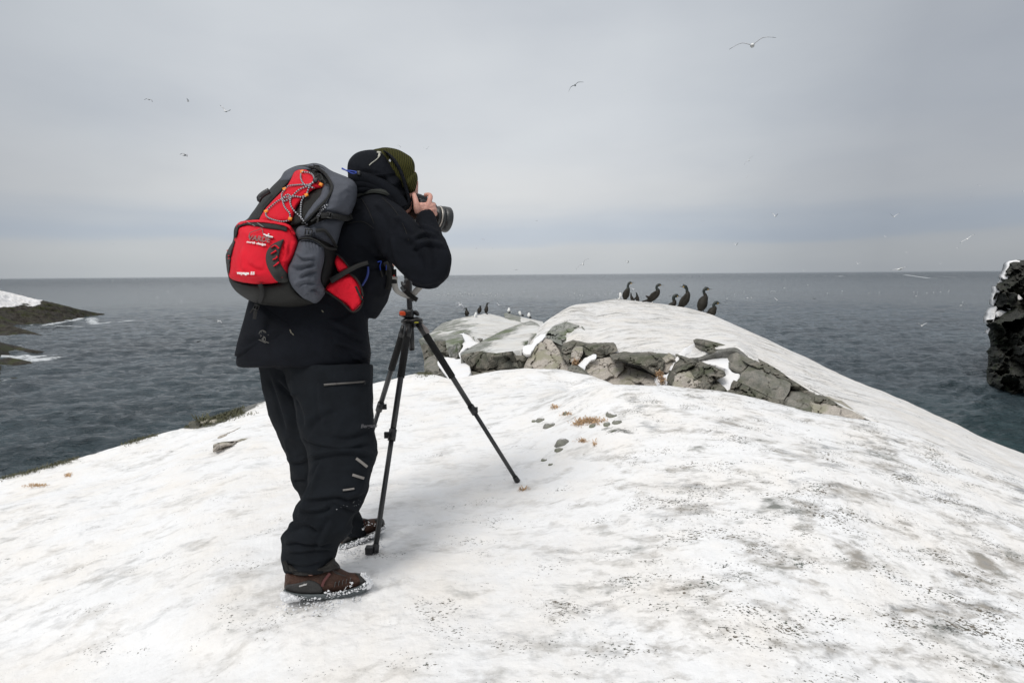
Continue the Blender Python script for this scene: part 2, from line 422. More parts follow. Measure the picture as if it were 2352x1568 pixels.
def text_px(name, s, cx, cy, h, ang, base, mat, parent, shear=0, lift=.004, sx=1.0, bold=0.0, extrude=0.0006, space=1.0):
    cu = bpy.data.curves.new(name, 'FONT'); cu.body = s; cu.align_x = 'CENTER'; cu.align_y = 'CENTER'; cu.size = 1; cu.shear = shear
    cu.offset = bold; cu.extrude = 0; cu.resolution_u = 3; cu.space_character = space
    o = bpy.data.objects.new(name, cu); COL.objects.link(o)
    dg = bpy.context.evaluated_depsgraph_get(); dg.update()
    me = bpy.data.meshes.new_from_object(o.evaluated_get(dg)); bpy.data.objects.remove(o)
    V, _ = vn(me); Fc = [tuple(p.vertices) for p in me.polygons]; bpy.data.meshes.remove(me)
    x = V[:, 0]*h*sx; y = V[:, 1]*h; c, s_ = math.cos(R(ang)), math.sin(R(ang))
    px = cx+x*c+y*s_; py = cy+x*s_-y*c
    f = base if callable(base) else (lambda a, b: np.full(np.shape(a), float(base)))
    d = f(px, py)
    A = P(px, py, d-lift); Bk = P(px, py, d-lift+.0015); n = len(V)
    cnt = set((q[i], q[(i+1) % len(q)]) for q in Fc for i in range(len(q)))
    be = [e for e in cnt if (e[1], e[0]) not in cnt]
    return mk(name, np.vstack([A, Bk]), [tuple(q) for q in Fc]+[tuple(i+n for i in reversed(q)) for q in Fc]+[(b, a, a+n, b+n) for a, b in be], mat, parent, smooth=False)
# converters from measuring windows on the photograph to the common 2352 px frame
def conv(x0, y0, s): return lambda *pts: [((x0+u*s)*.765625, (y0+v*s)*.765625) for u, v in pts]
K1 = conv(640, 400, .35714); K2 = conv(640, 900, .31881); K3 = conv(780, 1300, .34431)
C5 = conv(1240, 820, .33159); C6 = conv(1800, 800, .35714); C7 = conv(1180, 820, .1531); H = conv(1140, 540, .11482)
CL = conv(0, 780, .27211); CR = conv(2700, 760, .40834); CG = conv(1500, 1100, .38265); C8 = conv(0, 1120, .34014)

# ================================================================== GROUND
M_GROUND = snow_rock('ground_snow', (.20, .20, .19), (.10, .10, .09), (.075, .09, .04), snowcol=(.85, .85, .85), dirt=.95, speck=1.0, streak=(.7, 1.25, 1), srot=R(14), bd=.012)
M_SLAB = snow_rock('slab_snow', (.24, .235, .22), (.13, .13, .115), (.08, .095, .05), snowcol=(.78, .772, .76), dirt=1.0, speck=1.2, scl=.75, tcol=1, streak=(.5, 1.7, 1), srot=R(-38), bd=.03, k=.8)
M_ROCKTOP = snow_rock('lichen_rock', (.36, .36, .335), (.20, .21, .185), (.13, .16, .085), snowcol=(.72, .72, .705), dirt=1.0, speck=.4, scl=.6, streak=(.4, 1.8, 1), srot=R(-38), bd=.05, k=1.3)
M_FACE = snow_rock('grey_rock_face', (.50, .455, .40), (.40, .365, .325), (.30, .29, .21), scl=1.0, bd=.03, crack=.8, thr=1.6)
M_DARKFACE = snow_rock('dark_rock_face', (.13, .13, .108), (.24, .22, .185), (.085, .095, .06), scl=.8, bd=.05, crack=.7, thr=1.5, k=.9)
M_SMOOTHROCK = snow_rock('smooth_grey_rock', (.17, .17, .15), (.25, .235, .205), (.12, .125, .09), scl=1.2, bd=.012, thr=1.35, k=.9)
M_SNOW = snow_rock('fresh_snow', (.5, .5, .5), (.5, .5, .5), (.5, .5, .5), snowcol=(.86, .865, .88), dirt=.1, speck=.0, thr=-2, bd=.01)
M_COAST = snow_rock('coast_rock', (.026, .023, .018), (.055, .048, .038), (.045, .05, .018), scl=.16, bd=.3, thr=.5, k=.35)
M_STACK = snow_rock('stack_rock', (.034, .036, .031), (.075, .074, .064), (.045, .055, .032), scl=.3, bd=.35, thr=.5, k=.45)
M_PEB = snow_rock('half_buried_stone', (.27, .265, .24), (.19, .19, .17), (.19, .20, .14), scl=1.5, bd=.01, thr=.98, k=.9, nrm=True)

cols = np.unique(np.r_[np.arange(-3600, -200, 60), np.arange(-200, 2560, 2.6), np.arange(2560, 6000, 60)])
def row_pz(lst):
    """row given as (px, py, z relative to the eye)"""
    a = np.array(lst, float); py = np.interp(cols, a[:, 0], a[:, 1]); z = np.interp(cols, a[:, 0], a[:, 2])
    return py, z
def blur(a, s):
    # smoothing along the row, on the uneven px grid
    u = np.arange(cols[0], cols[-1], 10.); v = np.interp(u, cols, a); k = np.exp(-.5*(np.arange(-30, 31)*10/s)**2); k /= k.sum()
    v = np.convolve(np.pad(v, 30, 'edge'), k, 'valid'); return np.interp(cols, u, v)
rows = []
W0 = np.stack([(cols-1176)/F*2.6, np.full(len(cols), -3.5), CZ-1.45-np.abs(cols-1176)*.0002], 1); rows.append(W0)
W1 = np.stack([(cols-1176)/F*1.3, np.full(len(cols), .35), CZ-1.32-np.abs(cols-1176)*.0001], 1); rows.append(W1)
pz = [
 [(-3600, 1700, -2.3), (0, 1580, -1.58), (700, 1580, -1.285), (1200, 1580, -1.24), (1800, 1580, -1.25), (2352, 1580, -1.33), (6000, 1700, -2.3)],
 [(-3600, 1560, -2.9), (0, 1375, -1.64), (500, 1370, -1.33), (745, 1370, -1.267), (1200, 1370, -1.24), (1700, 1370, -1.18), (2352, 1375, -1.34), (6000, 1560, -3)],
 [(-3600, 1480, -3.6), (0, 1183, -1.735), (140, 1141, -1.66), (300, 1118, -1.60), (430, 1062, -1.50), (560, 1030, -1.42), (700, 1110, -1.32), (830, 1160, -1.295), (1190, 1105, -1.25), (1450, 1080, -1.10), (1900, 1130, -1.10), (2352, 1235, -1.33), (6000, 1480, -3.6)],
 [(-3600, 1460, -3.9), (0, 1152, -1.84), (140, 1122, -1.76), (300, 1092, -1.70), (430, 1030, -1.58), (560, 985, -1.46), (850, 1000, -1.32), (1190, 985, -1.20), (1400, 955, -.98), (1700, 985, -1.0), (2000, 1040, -1.12), (2352, 1155, -1.36), (6000, 1460, -3.9)],
 [(-3600, 1445, -4.1), (0, 1124, -1.86), (300, 1042, -1.68), (590, 950, -1.46), (850, 928, -1.33), (1080, 915, -1.25), (1240, 925, -1.13), (1300, 902, -1.03), (1356, 886, -.92), (1406, 884, -.885), (1531, 887.5, -.90), (1625, 895, -.94), (1679, 902.5, -.965), (1761, 920, -1.02), (1870, 945, -1.08), (2007, 970, -1.14), (2176, 1024, -1.27), (2352, 1098, -1.46), (6000, 1445, -4.1)]]
for l in pz:
    py, z = row_pz(l); s = 14
    py, z = blur(py, s), blur(z, 40)
    d = DZ(cols, py, z); rows.append(P(cols, py, d))
# dip behind the right dome
py, z = row_pz([(-3600, 1440, -4.2), (0, 1116, -1.87), (300, 1030, -1.69), (590, 938, -1.45), (850, 908, -1.33), (1080, 890, -1.25), (1240, 885, -1.2), (1300, 880, -1.2), (6000, 1440, -4.2)])
d = DZ(cols, py, z); Wa = P(cols, py, d)
dw = np.interp(cols, [1240, 1400, 2000, 2352, 6000], [6.2, 5.4, 5.0, 4.7, 4.7]); rr = rays(cols, 0*cols+784); 
Wb = np.array(rows[-1]); hd = rr[:, :2]/np.linalg.norm(rr[:, :2], axis=1)[:, None]
Wb = Wb+np.c_[hd*.9, np.full(len(cols), -.32)]
f_ = sstep(1270, 1350, cols)[:, None]; rows.append(Wa*(1-f_)+Wb*f_)
# far ridge
py, z = row_pz([(-3600, 1435, -4.25), (0, 1105, -1.88), (130, 1068, -1.80), (320, 1012, -1.70), (430, 984, -1.62), (600, 926, -1.45), (850, 884, -1.32), (949, 859, -1.23), (987, 857, -1.23), (1038, 873, -1.28), (1071, 865, -1.25), (1140, 851, -1.2), (1203, 846, -1.17), (1292, 848, -1.17), (1356, 861, -1.19), (1414, 883, -1.25), (1500, 915, -1.35), (6000, 1435, -4.2)])
d = DZ(cols, blur(py, 12), z); Wa = P(cols, blur(py, 12), d)
Wb = rows[-1]+np.c_[hd*1.2, np.full(len(cols), -.45)]
f_ = sstep(1400, 1500, cols)[:, None]; rows.append(Wa*(1-f_)+Wb*f_)
last = rows[-1]
rows.append(last+np.c_[hd*.9, np.full(len(cols), -.55)])
rows.append(last+np.c_[hd*2.2, np.full(len(cols), -2.3)])
rows.append(last+np.c_[hd*3.6, np.full(len(cols), -6.0)])
rows.append(last+np.c_[hd*4.4, np.full(len(cols), -11.0)])
subs = [3, 12, 60, 70, 46, 34, 26, 20, 10, 8, 6, 4]
ts = np.concatenate([i+np.arange(s)/s for i, s in enumerate(subs)]+[[len(rows)-1.0]])
G = crom(np.stack(rows), ts)            # (nr, nc, 3)
nr, nc = G.shape[:2]; V = G.reshape(-1, 3)
r_par = np.repeat(ts, nc); c_par = np.tile(cols, nr)
dist = np.linalg.norm(V-CAMP, axis=1)
disp = .022*fbm(V, 1.6, 3)+.010*fbm(V, 5.5, 4, .55, (.8, 1.3, 1))+.0035*fbm(V, 22, 3)
disp *= np.where(r_par > 7.5, np.clip((10.5-r_par)/3, .25, 1), 1)
V[:, 2] += disp
_rel = (V-CAMP) @ RMn; _qx = _rel[:, 0]/-_rel[:, 2]*F+1176; _qy = 784-_rel[:, 1]/-_rel[:, 2]*F; _ok = (-_rel[:, 2] > .5)
tram = sum(np.exp(-((_qx-a)/c)**2-((_qy-b_)/e)**2) for a, b_, c, e in ((770, 1385, 120, 32), (845, 1270, 80, 24), (920, 1330, 60, 30), (640, 1400, 60, 22), (880, 1420, 60, 20)))*_ok
V[:, 2] += tram*(.012*fbm(V, 16, 4, .6)-.004)+.0045*fbm(V, 11, 4, .6)*(dist < 6)*(r_par < 7)
rightness = sstep(900, 1700, c_par)
snow = 1.25-.25*sstep(6.0, 8.0, r_par)*sstep(1000, 500, c_par)
# bare turf and rock along the far left rim
rim = sstep(6.9, 8.4, r_par)*(c_par < 1045)
snow = snow-rim*(.72+.35*fbm(V, 1.1, 3))
dx = (c_par-555); Pp = V
def blobmask(px, py, sx, sy, ang=0):
    rel = (V-CAMP) @ RMn; qx = rel[:, 0]/-rel[:, 2]*F+1176; qy = -rel[:, 1]/-rel[:, 2]*F+784
    ok = -rel[:, 2] > .2; c, s = math.cos(R(ang)), math.sin(R(ang)); a = (qx-px)*c+(qy-py)*s; b = -(qx-px)*s+(qy-py)*c
    return np.where(ok, np.exp(-(a/sx)**2-(b/sy)**2), 0)
for (px, py, sx, sy, an, am) in [(520, 958, 70, 11, -20, 1.1), (455, 972, 24, 12, -15, 1.0), (180, 1085, 38, 9, -18, .62), (250, 1060, 40, 5, -20, .5), (1268, 985, 40, 12, -22, .72), (1500, 925, 120, 26, 4, .22), (1420, 895, 70, 14, 0, .45),
                                 (1430, 985, 60, 20, 8, .38), (1330, 955, 60, 10, -18, .42), (1290, 1030, 40, 16, -50, .3), (1380, 990, 40, 10, 0, .3), (1470, 1000, 70, 16, 10, .30), (1560, 1350, 30, 5, 20, .3), (1090, 1005, 60, 5, -28, .28), (1280, 905, 60, 12, -20, .2), (1215, 905, 36, 8, 0, .35)]:
    snow = snow-am*blobmask(px, py, sx, sy, an)*(1+.5*fbm(V, 4, 2))
dirt = .44+.74*rightness*(.75+.9*fbm(V, .9, 3))+.12*fbm(V, 1.3, 3)
dirt = dirt-.25*blobmask(1150, 1150, 220, 90)-.3*blobmask(1320, 1010, 110, 50)+.35*blobmask(2150, 1350, 280, 200)
dirt = np.clip(dirt+.25*sstep(4.2, 3.0, r_par)*(.5+fbm(V, 1.1, 3)), .2, 1.3)
gfc = gridfaces(nr, nc)
ground = mk('snowy_ground', V, gfc, M_GROUND, attrs={'snow': snow, 'dirt': dirt}, origin=(0, 4, 7)); tag(ground, kind='structure')
GR = V.reshape(nr, nc, 3)
def ground_at(px, py):
    """world point of the ground seen at picture position: nearest grid sample along that column, interpolated"""
    j = int(np.argmin(abs(cols-px))); Lc = GR[:, j]
    rel = (Lc-CAMP) @ RMn; dd = -rel[:, 2]; qy = 784-rel[:, 1]/dd*F
    for i in range(len(qy)-1):
        if dd[i] > .3 and dd[i+1] > .3 and (qy[i]-py)*(qy[i+1]-py) <= 0 and qy[i] != qy[i+1]:
            f = (qy[i]-py)/(qy[i]-qy[i+1]); d = dd[i]*(1-f)+dd[i+1]*f; return P(px, py, d), d
    return P(px, py, 3.0), 3.0

# ------------------------------------------------------------------ big slab behind (loft: cliff foot, lip, middle, ridge, fall)
cols_save = cols
cols = np.unique(np.r_[np.arange(1170, 2420, 2.2), np.arange(2420, 3700, 40)])
def rpd(lst, s=8, sd_=40):
    a = np.array(lst, float); py = np.interp(cols, a[:, 0], a[:, 1]); d = 1/np.interp(cols, a[:, 0], 1/a[:, 2])
    def bl(v, s):
        u = np.arange(cols[0], cols[-1], 4.); q = np.interp(u, cols, v); k = np.exp(-.5*(np.arange(-30, 31)*4/s)**2); k /= k.sum()
        return np.interp(cols, u, np.convolve(np.pad(q, 30, 'edge'), k, 'valid'))
    return bl(py, s), bl(d, sd_)
ridge = [(1170, 800, 12.6), (1225, 765, 12.8), (1248, 743, 13), (1279, 720, 14), (1312, 701, 15), (1368, 695, 16), (1411, 686, 16.5), (1457, 690.5, 16.5), (1521, 698, 16.3), (1570, 705, 16), (1605, 715, 15.6), (1641, 725, 15), (1693, 749, 14), (1761, 779, 12.8), (1843, 818, 11.6), (1925, 859, 10.4), (2021, 899.6, 9.3), (2067, 918, 8.8), (2145, 957, 8.1), (2202, 982, 7.7), (2255, 1010, 7.4), (2352, 1050, 6.9), (3000, 1350, 5.2), (3700, 1600, 4.6)]
lip = [(1170, 830, 12.2), (1230, 800, 11.6), (1250, 780, 11.2), (1287, 795, 10.5), (1330, 800, 10.0), (1368, 824, 9.5), (1405, 821, 9.0), (1460, 816, 8.8), (1515, 815, 8.6), (1560, 822, 8.4), (1610, 820, 8.2), (1651, 800, 8.3), (1693, 798, 8.0), (1742, 836, 7.6), (1816, 875, 7.1), (1884, 911, 6.6), (1939, 938, 6.2), (2004, 966, 5.9), (2100, 1010, 5.7), (2352, 1130, 5.2), (3000, 1450, 4.4), (3700, 1700, 4.2)]
ry, rd = rpd(ridge, 7); ly, ld = rpd(lip, 6)
def mid(t, k):
    py = ly*(1-t)+ry*t; d = 1/((1-t)/ld+t/rd); return P(cols, py, d*k)
Wl, Wr = P(cols, ly, ld), P(cols, ry, rd)
hd = rays(cols, 0*cols+784)[:, :2]; hd /= np.linalg.norm(hd, axis=1)[:, None]
rows = [Wl+np.c_[hd*.9, np.full(len(cols), -4.5)], Wl+np.c_[hd*.35, np.full(len(cols), -1.6)], Wl+np.c_[hd*.10, np.full(len(cols), -.28)], Wl, mid(.12, .985), mid(.38, .945), mid(.7, .94), Wr,
        Wr+np.c_[hd*1.3, np.full(len(cols), -.45)], Wr+np.c_[hd*3.5, np.full(len(cols), -2.6)], Wr+np.c_[hd*6, np.full(len(cols), -7)], Wr+np.c_[hd*7, np.full(len(cols), -11)]]
subs = [4, 16, 8, 8, 26, 36, 30, 10, 7, 5, 3]
ts = np.concatenate([i+np.arange(s)/s for i, s in enumerate(subs)]+[[len(rows)-1.0]])
G2 = crom(np.stack(rows), ts); nr, nc = G2.shape[:2]; V = G2.reshape(-1, 3); rp = np.repeat(ts, nc); cp = np.tile(cols, nr)
cliff = sstep(3.02, 2.6, rp)
amp = .05*fbm(V, .9, 3)+.022*fbm(V, 3.2, 4, .55, (1.4, .5, 1))
edge = np.exp(-((rp-7)/.35)**2)
V[:, 2] += amp*(1-.6*edge)*(1-cliff)
blk = fbm(np.round(V*np.array((1.6, 1.6, 3.4))+.6*fbm(V, 1.2, 2)[:, None])/1.0+.37, 1, 1)
V += np.c_[np.tile(hd, (nr, 1))*(-(.22*fbm(V, 1.5, 4)+.10*blk)*cliff)[:, None], np.zeros(len(V))]
snow = np.where(rp < 3.0, -.5+.2*fbm(V, 2, 2), 1.15)
green = sstep(4.3, 3.0, rp)*sstep(1640, 1500, cp)+sstep(1330, 1262, cp)*sstep(6.6, 5.2, rp)*.9+.35*sstep(3.5, 3.05, rp)
snow = snow-np.where(rp >= 3, green*(.62+.45*fbm(V, 1.2, 3)), 0)-np.where((rp > 3), .38*np.exp(-((rp-6.9)/.7)**2)*sstep(1720, 1560, cp), 0)
dirt = np.clip(.85+.5*fbm(V, .5, 3)+.35*sstep(5.8, 7, rp)*sstep(1700, 1500, cp)-.45*sstep(1750, 2250, cp), .35, 1.5)
slab = mk('rock_slab', V, gridfaces(nr, nc), M_SLAB, attrs={'snow': snow, 'dirt': dirt}, origin=(4, 9, 6))
tag(slab, 'long snow-dusted rock slab falling away to the right, shags standing on its top', 'rock')
SL = V.reshape(nr, nc, 3); slcols = cols
cols = cols_save

# ------------------------------------------------------------------ rock faces and blocks below the slab: each a thing
def facets(poly, cell=24, g=.0042, seed=0):
    q = np.array(poly); r_ = np.random.default_rng(int(abs(q[:, 0].sum()*7+q[:, 1].sum()))+seed); x0, y0 = q.min(0); x1, y1 = q.max(0); n_ = max(4, int((x1-x0)*(y1-y0)/cell**2*1.6))
    S_ = np.c_[r_.uniform(x0, x1, n_), r_.uniform(y0, y1, n_)]; Gd = r_.normal(size=(n_, 2))*g; of = r_.normal(size=n_)*g*5
    def f(x, y):
        X = x+2.5*np.sin(y*.3+x*.11); Y = y+2*np.sin(x*.27)
        D = (X[:, None]-S_[None, :, 0])**2+((Y[:, None]-S_[None, :, 1])*1.7)**2; k = D.argmin(1); D2 = np.sort(D, 1)[:, :2]; ed = np.sqrt(D2[:, 1])-np.sqrt(D2[:, 0])
        return (x-S_[k, 0])*Gd[k, 0]+(y-S_[k, 1])*Gd[k, 1]+of[k]-.05*np.clip(1-ed/2.2, 0, 1)*(of[k] > -g*2)
    return f
def block(poly, ctrl, mat, label, t=.05, wd=9, back=(.1, .8, -.05), step=2.6, jit=1.1, namp=.05, nscale=2.5, snow=0., name='rock_block', grp='blocks below the snowy slab', ridge=False, dirt=.5, at=None):
    o = puff(name, poly, idepth(ctrl), mat, None, t=t*.5, wd=min(wd, 5) if t < .15 else wd, backvec=back, extra=facets(poly, {M_SMOOTHROCK.name: 60, M_FACE.name: 46}.get(mat.name, 24), {M_SMOOTHROCK.name: .0008, M_FACE.name: .0022}.get(mat.name, .0042)), step=step, smooth=False, jit=jit, namp=namp, nscale=nscale, flat=True,
             attr={'snow': at if at else (lambda x, y, w_: snow+.25*fbm(w_, 2, 3)), 'dirt': dirt}, prof='s', ridge=ridge, facet=mat is not M_SMOOTHROCK)
    tag(o, label, 'rock', grp); return o
G1 = C5((985, 885), (1010, 820), (1100, 650), (1190, 585), (1250, 600), (1330, 720), (1380, 790), (1425, 850), (1450, 900))
block(G1, [(1198, 850, 10.2), (1251, 775, 10.8), (1310, 850, 9.7)], M_FACE, 'large pale grey wedge-shaped rock face with a dark crack, right of the mossy boulder', back=(.3, 1.6, -.3), t=.06, namp=.08)
G2 = C5((1535, 900), (1545, 850), (1590, 795), (1690, 770), (1780, 755), (1850, 770), (1990, 860), (2110, 900), (2200, 940), (2210, 1040), (1830, 1040), (1680, 985))
block(G2, [(1350, 860, 8.9), (1406, 815, 9.2), (1505, 885, 8.4)], M_FACE, 'widest pale brown-grey rock face, below the mossy lip in the middle', back=(.2, 1.5, -.2), namp=.07)
block(C5((1420, 800), (1430, 710), (1465, 675), (1530, 680), (1535, 720), (1500, 790), (1450, 815)), [(1310, 810, 9.3), (1350, 800, 9.2), (1330, 780, 9.5)], M_FACE, 'small rounded pinkish grey stone above the snow pocket', t=.12, wd=14, namp=.02, back=(.05, .4, -.02))
block(C5((1330, 740), (1350, 650), (1440, 615), (1600, 650), (1830, 640), (1850, 700), (1700, 760), (1560, 740), (1545, 700), (1440, 672), (1430, 760), (1410, 840), (1380, 790)), [(1300, 800, 9.9), (1350, 790, 9.7), (1400, 800, 9.3)], M_DARKFACE, 'dark mossy rock band above the small pinkish stone', t=.05, namp=.09, snow=.15)
block(C5((1190, 560), (1260, 480), (1380, 440), (1530, 480), (1590, 560), (1520, 600), (1440, 615), (1340, 650), (1240, 600)), [(1250, 770, 10.9), (1310, 745, 11.3), (1350, 780, 10.7)], M_ROCKTOP, 'green mossy patch of rock at the left shoulder of the slab', t=.05, namp=.08, snow=-.1, name='mossy_rock')
block(C5((1395, 870), (1430, 835), (1480, 850), (1540, 890), (1600, 945), (1500, 900), (1420, 885)), [(1300, 850, 8.6), (1350, 860, 8.3), (1330, 870, 8.3)], M_SMOOTHROCK, 'low flat grey stone in the snow pocket between two rock faces', t=.05, namp=.02, back=(.05, .35, -.02))
block(C6((100, 770), (230, 745), (350, 745), (500, 745), (545, 790), (530, 850), (505, 890), (440, 900), (330, 830), (210, 800), (110, 790)), [(1405, 825, 8.5), (1520, 823, 8.1), (1500, 855, 8.1)], M_DARKFACE, 'dark green-grey overhanging rock lip above the widest pale face', t=.12, wd=12, namp=.06, snow=.1)
block(C6((530, 800), (600, 760), (640, 790), (610, 860), (560, 890), (520, 890)), [(1525, 830, 8.2), (1560, 830, 8.1), (1540, 850, 8.1)], M_FACE, 'narrow pale rock piece left of the thin snow gully', t=.05, namp=.03, back=(.1, .5, 0))
block(C6((600, 1020), (605, 970), (645, 830), (715, 765), (810, 790), (930, 830), (1045, 875), (1060, 915), (950, 965), (925, 1035), (860, 1060)), [(1530, 870, 7.6), (1590, 820, 7.9), (1640, 860, 7.4)], M_DARKFACE, 'broken brown-grey layered rock to the right of the thin snow gully', t=.08, wd=14, namp=.14, nscale=3, ridge=True, snow=.1)
block(C6((610, 1030), (630, 930), (760, 900), (850, 970), (880, 1060)), [(1530, 885, 7.3), (1590, 870, 7.3), (1620, 890, 7.2)], M_FACE, 'pale lower part of the broken rock, just above the near snow dome', t=.04, namp=.03, back=(.1, .4, 0))
block(C6((870, 640), (900, 625), (1000, 640), (1165, 690), (1175, 715), (1115, 728), (1080, 738), (990, 735), (895, 718)), [(1640, 785, 8.4), (1730, 800, 8.2), (1660, 815, 8.1)], M_DARKFACE, 'long flat reddish brown rock highest on the slab face', t=.07, wd=10, namp=.05, snow=.2)
block(C6((1110, 735), (1150, 705), (1240, 755), (1340, 810), (1390, 815), (1260, 835), (1190, 900), (1140, 885), (1080, 850)), [(1695, 805, 7.9), (1760, 835, 7.6), (1730, 855, 7.6)], M_SMOOTHROCK, 'grey frosted rock above and behind the biggest smooth boulder', t=.09, wd=12, namp=.05, snow=.45)
block(C6((1175, 945), (1190, 890), (1255, 830), (1330, 825), (1450, 900), (1600, 975), (1595, 1040), (1545, 1120), (1450, 1105), (1320, 1040), (1150, 960)), [(1720, 870, 7.2), (1790, 840, 7.3), (1850, 880, 6.8), (1830, 930, 6.6)], M_SMOOTHROCK, 'biggest smooth grey boulder with rounded edges on the right of the slab face', t=.16, wd=26, namp=.03, nscale=1.5, snow=.28, back=(.3, 1.0, -.3))
for i, (a, b) in enumerate([((1255, 822), (1615, 962)), ((1300, 815), (1640, 965)), ((1350, 812), (1650, 985))]):
    block(C6(a, (a[0]+40, a[1]-10), ((a[0]+b[0])/2+25, (a[1]+b[1])/2-16), b, (b[0]-12, b[1]+14), ((a[0]+b[0])/2-6, (a[1]+b[1])/2+2)), [(1740, 830, 7.45+i*.12), (1800, 840, 7.35+i*.12), (1870, 890, 6.85+i*.12)], M_DARKFACE, ['thin dark rock layer lying right on the biggest smooth boulder', 'thin dark rock layer, middle one above the biggest boulder', 'thin dark rock layer just under the slab snow above the biggest boulder'][i], t=.03, wd=3, namp=.03, snow=.3, step=2.2, name='rock_layer', back=(.1, .7, 0))
block(C6((1085, 1060), (1100, 1020), (1145, 960), (1300, 1035), (1450, 1110), (1545, 1125), (1555, 1180), (1380, 1150), (1200, 1110)), [(1675, 900, 7.0), (1720, 880, 7.0), (1860, 945, 6.4)], M_DARKFACE, 'dark lichen-spotted rock wedged under the biggest smooth boulder', t=.06, wd=8, namp=.04, back=(.2, .7, -.1))
block(C6((930, 1040), (935, 995), (1010, 1000), (1080, 1050), (1060, 1080)), [(1620, 890, 7.2), (1680, 895, 7.0), (1660, 905, 7)], M_DARKFACE, 'small dark rock below the white snow pocket', t=.04, wd=6, namp=.03, back=(.1, .5, 0))
block(C6((1555, 1180), (1562, 1130), (1600, 1050), (1660, 1035), (1790, 1095), (1795, 1140), (1785, 1240), (1680, 1210)), [(1840, 930, 6.5), (1870, 900, 6.7), (1950, 950, 6.1)], M_SMOOTHROCK, 'square dark grey block just right of the biggest smooth boulder', t=.10, wd=12, namp=.05, snow=.25, back=(.2, .8, -.1))
block(C6((1600, 1030), (1615, 975), (1660, 985), (1760, 1040), (1700, 1040), (1640, 1035)), [(1850, 900, 6.75), (1880, 900, 6.6), (1900, 915, 6.5)], M_DARKFACE, 'small cracked dark rock between boulder and snow slope', t=.06, wd=6, namp=.05, snow=.2, back=(.1, .5, 0))
block(C6((1795, 1145), (1800, 1085), (1860, 1080), (1960, 1125), (2055, 1195), (1990, 1190), (1900, 1165)), [(1925, 930, 6.3), (1960, 930, 6.2), (1995, 960, 5.95)], M_DARKFACE, 'dark layered rock wedge tapering right under the slab snow', t=.06, wd=7, namp=.08, nscale=5, snow=.15, ridge=True, back=(.1, .6, 0))
block(C6((1780, 1235), (1790, 1160), (1900, 1165), (2050, 1200), (2140, 1225), (2230, 1275), (2180, 1290)), [(1920, 945, 6.15), (1960, 960, 6.0), (2030, 975, 5.8)], M_FACE, 'lowest pale grey rock at the right end of the slab face', t=.04, wd=8, namp=.03, back=(.2, .6, 0))
def snowpatch(poly, ctrl, label, t=.02, back=(.0, .5, -.2), wd=10):
    o = puff('snow_patch', poly, idepth(ctrl), M_SNOW, None, t=t, wd=wd, backvec=back, step=2.2, smooth=True, jit=3.2, namp=.03, nscale=4, attr={'snow': 2., 'dirt': .2})
    tag(o, label, 'snow', 'drifted snow between the rocks'); return o
snowpatch(C6((490, 915), (530, 900), (565, 900), (600, 830), (640, 770), (700, 700), (790, 640), (880, 620), (915, 660), (895, 720), (830, 740), (740, 735), (690, 790), (640, 840), (620, 920), (600, 985), (560, 990), (530, 950), (520, 1010), (510, 1010)), [(1520, 870, 8.0), (1560, 830, 8.1), (1600, 800, 8.95), (1650, 790, 9.25), (1570, 880, 7.85)], 'thin white snow gully running down between pale face and broken rock')
snowpatch(C6((935, 985), (960, 950), (1060, 915), (1075, 880), (1030, 850), (930, 820), (830, 810), (815, 790), (880, 720), (1000, 740), (1115, 725), (1105, 790), (1085, 850), (1130, 890), (1180, 905), (1165, 950), (1100, 1010), (1080, 1050), (1010, 1010)), [(1610, 822, 8.4), (1690, 803, 8.3), (1700, 880, 7.3), (1630, 885, 7.35), (1650, 850, 7.8)], 'large white snow pocket left of the biggest smooth boulder', t=.03)
snowpatch(C5((1480, 860), (1520, 790), (1640, 730), (1650, 770), (1590, 800), (1560, 850), (1545, 895), (1500, 885)), [(1320, 850, 9.0), (1370, 820, 9.0), (1330, 865, 8.8)], 'small white snow pocket left of the widest pale rock face')
snowpatch(C5((985, 700), (1010, 650), (1070, 640), (1110, 580), (1180, 545), (1200, 560), (1170, 600), (1120, 640), (1080, 700), (1050, 735), (1000, 725)), [(1180, 800, 10.7), (1240, 770, 10.95), (1200, 805, 10.5)], 'narrow snow pocket between the mossy boulder and the pale wedge')
snowpatch(C5((420, 545), (500, 545), (620, 605), (560, 650), (450, 700), (430, 750), (520, 870), (490, 930), (400, 975), (350, 990), (300, 930), (220, 810), (290, 760), (420, 775), (410, 730), (450, 650), (400, 600)), [(1060, 760, 15.5), (1090, 780, 14.5), (1070, 860, 9.5), (1020, 810, 13)], 'white snow gully between the left rock and the mossy boulder', t=.03)

# mossy boulder in the middle: top sheet and dark front
MB = C5((428, 742), (470, 700), (530, 660), (620, 615), (700, 572), (800, 520), (900, 480), (1000, 445), (1060, 428), (1120, 450), (1160, 490), (1190, 540), (1100, 560), (1020, 620), (985, 690), (920, 705), (860, 715), (750, 722), (660, 712), (600, 702), (500, 722))
mb = empty('mossy_boulder', P(1140, 850, 11.0), 'flat-topped mossy boulder with snow on its sloping top and a dark front', 'rock')
puff('top_face', MB, idepth([(1058, 815, 10.8), (1140, 811, 10.3), (1190, 806, 10.4), (1218, 738, 14.2), (1127, 772, 12.5)]), M_ROCKTOP, mb, t=.04, wd=8, backvec=(0, .3, -1.2), step=2.4, smooth=False, jit=.8, namp=.05, nscale=2, attr={
    'snow': lambda x, y, w_: .30+.75*np.exp(-((x-1178)/60)**2-((y-785+(x-1178)*.5)/22)**2)+.3*fbm(w_, 1.2, 3), 'dirt': .7})
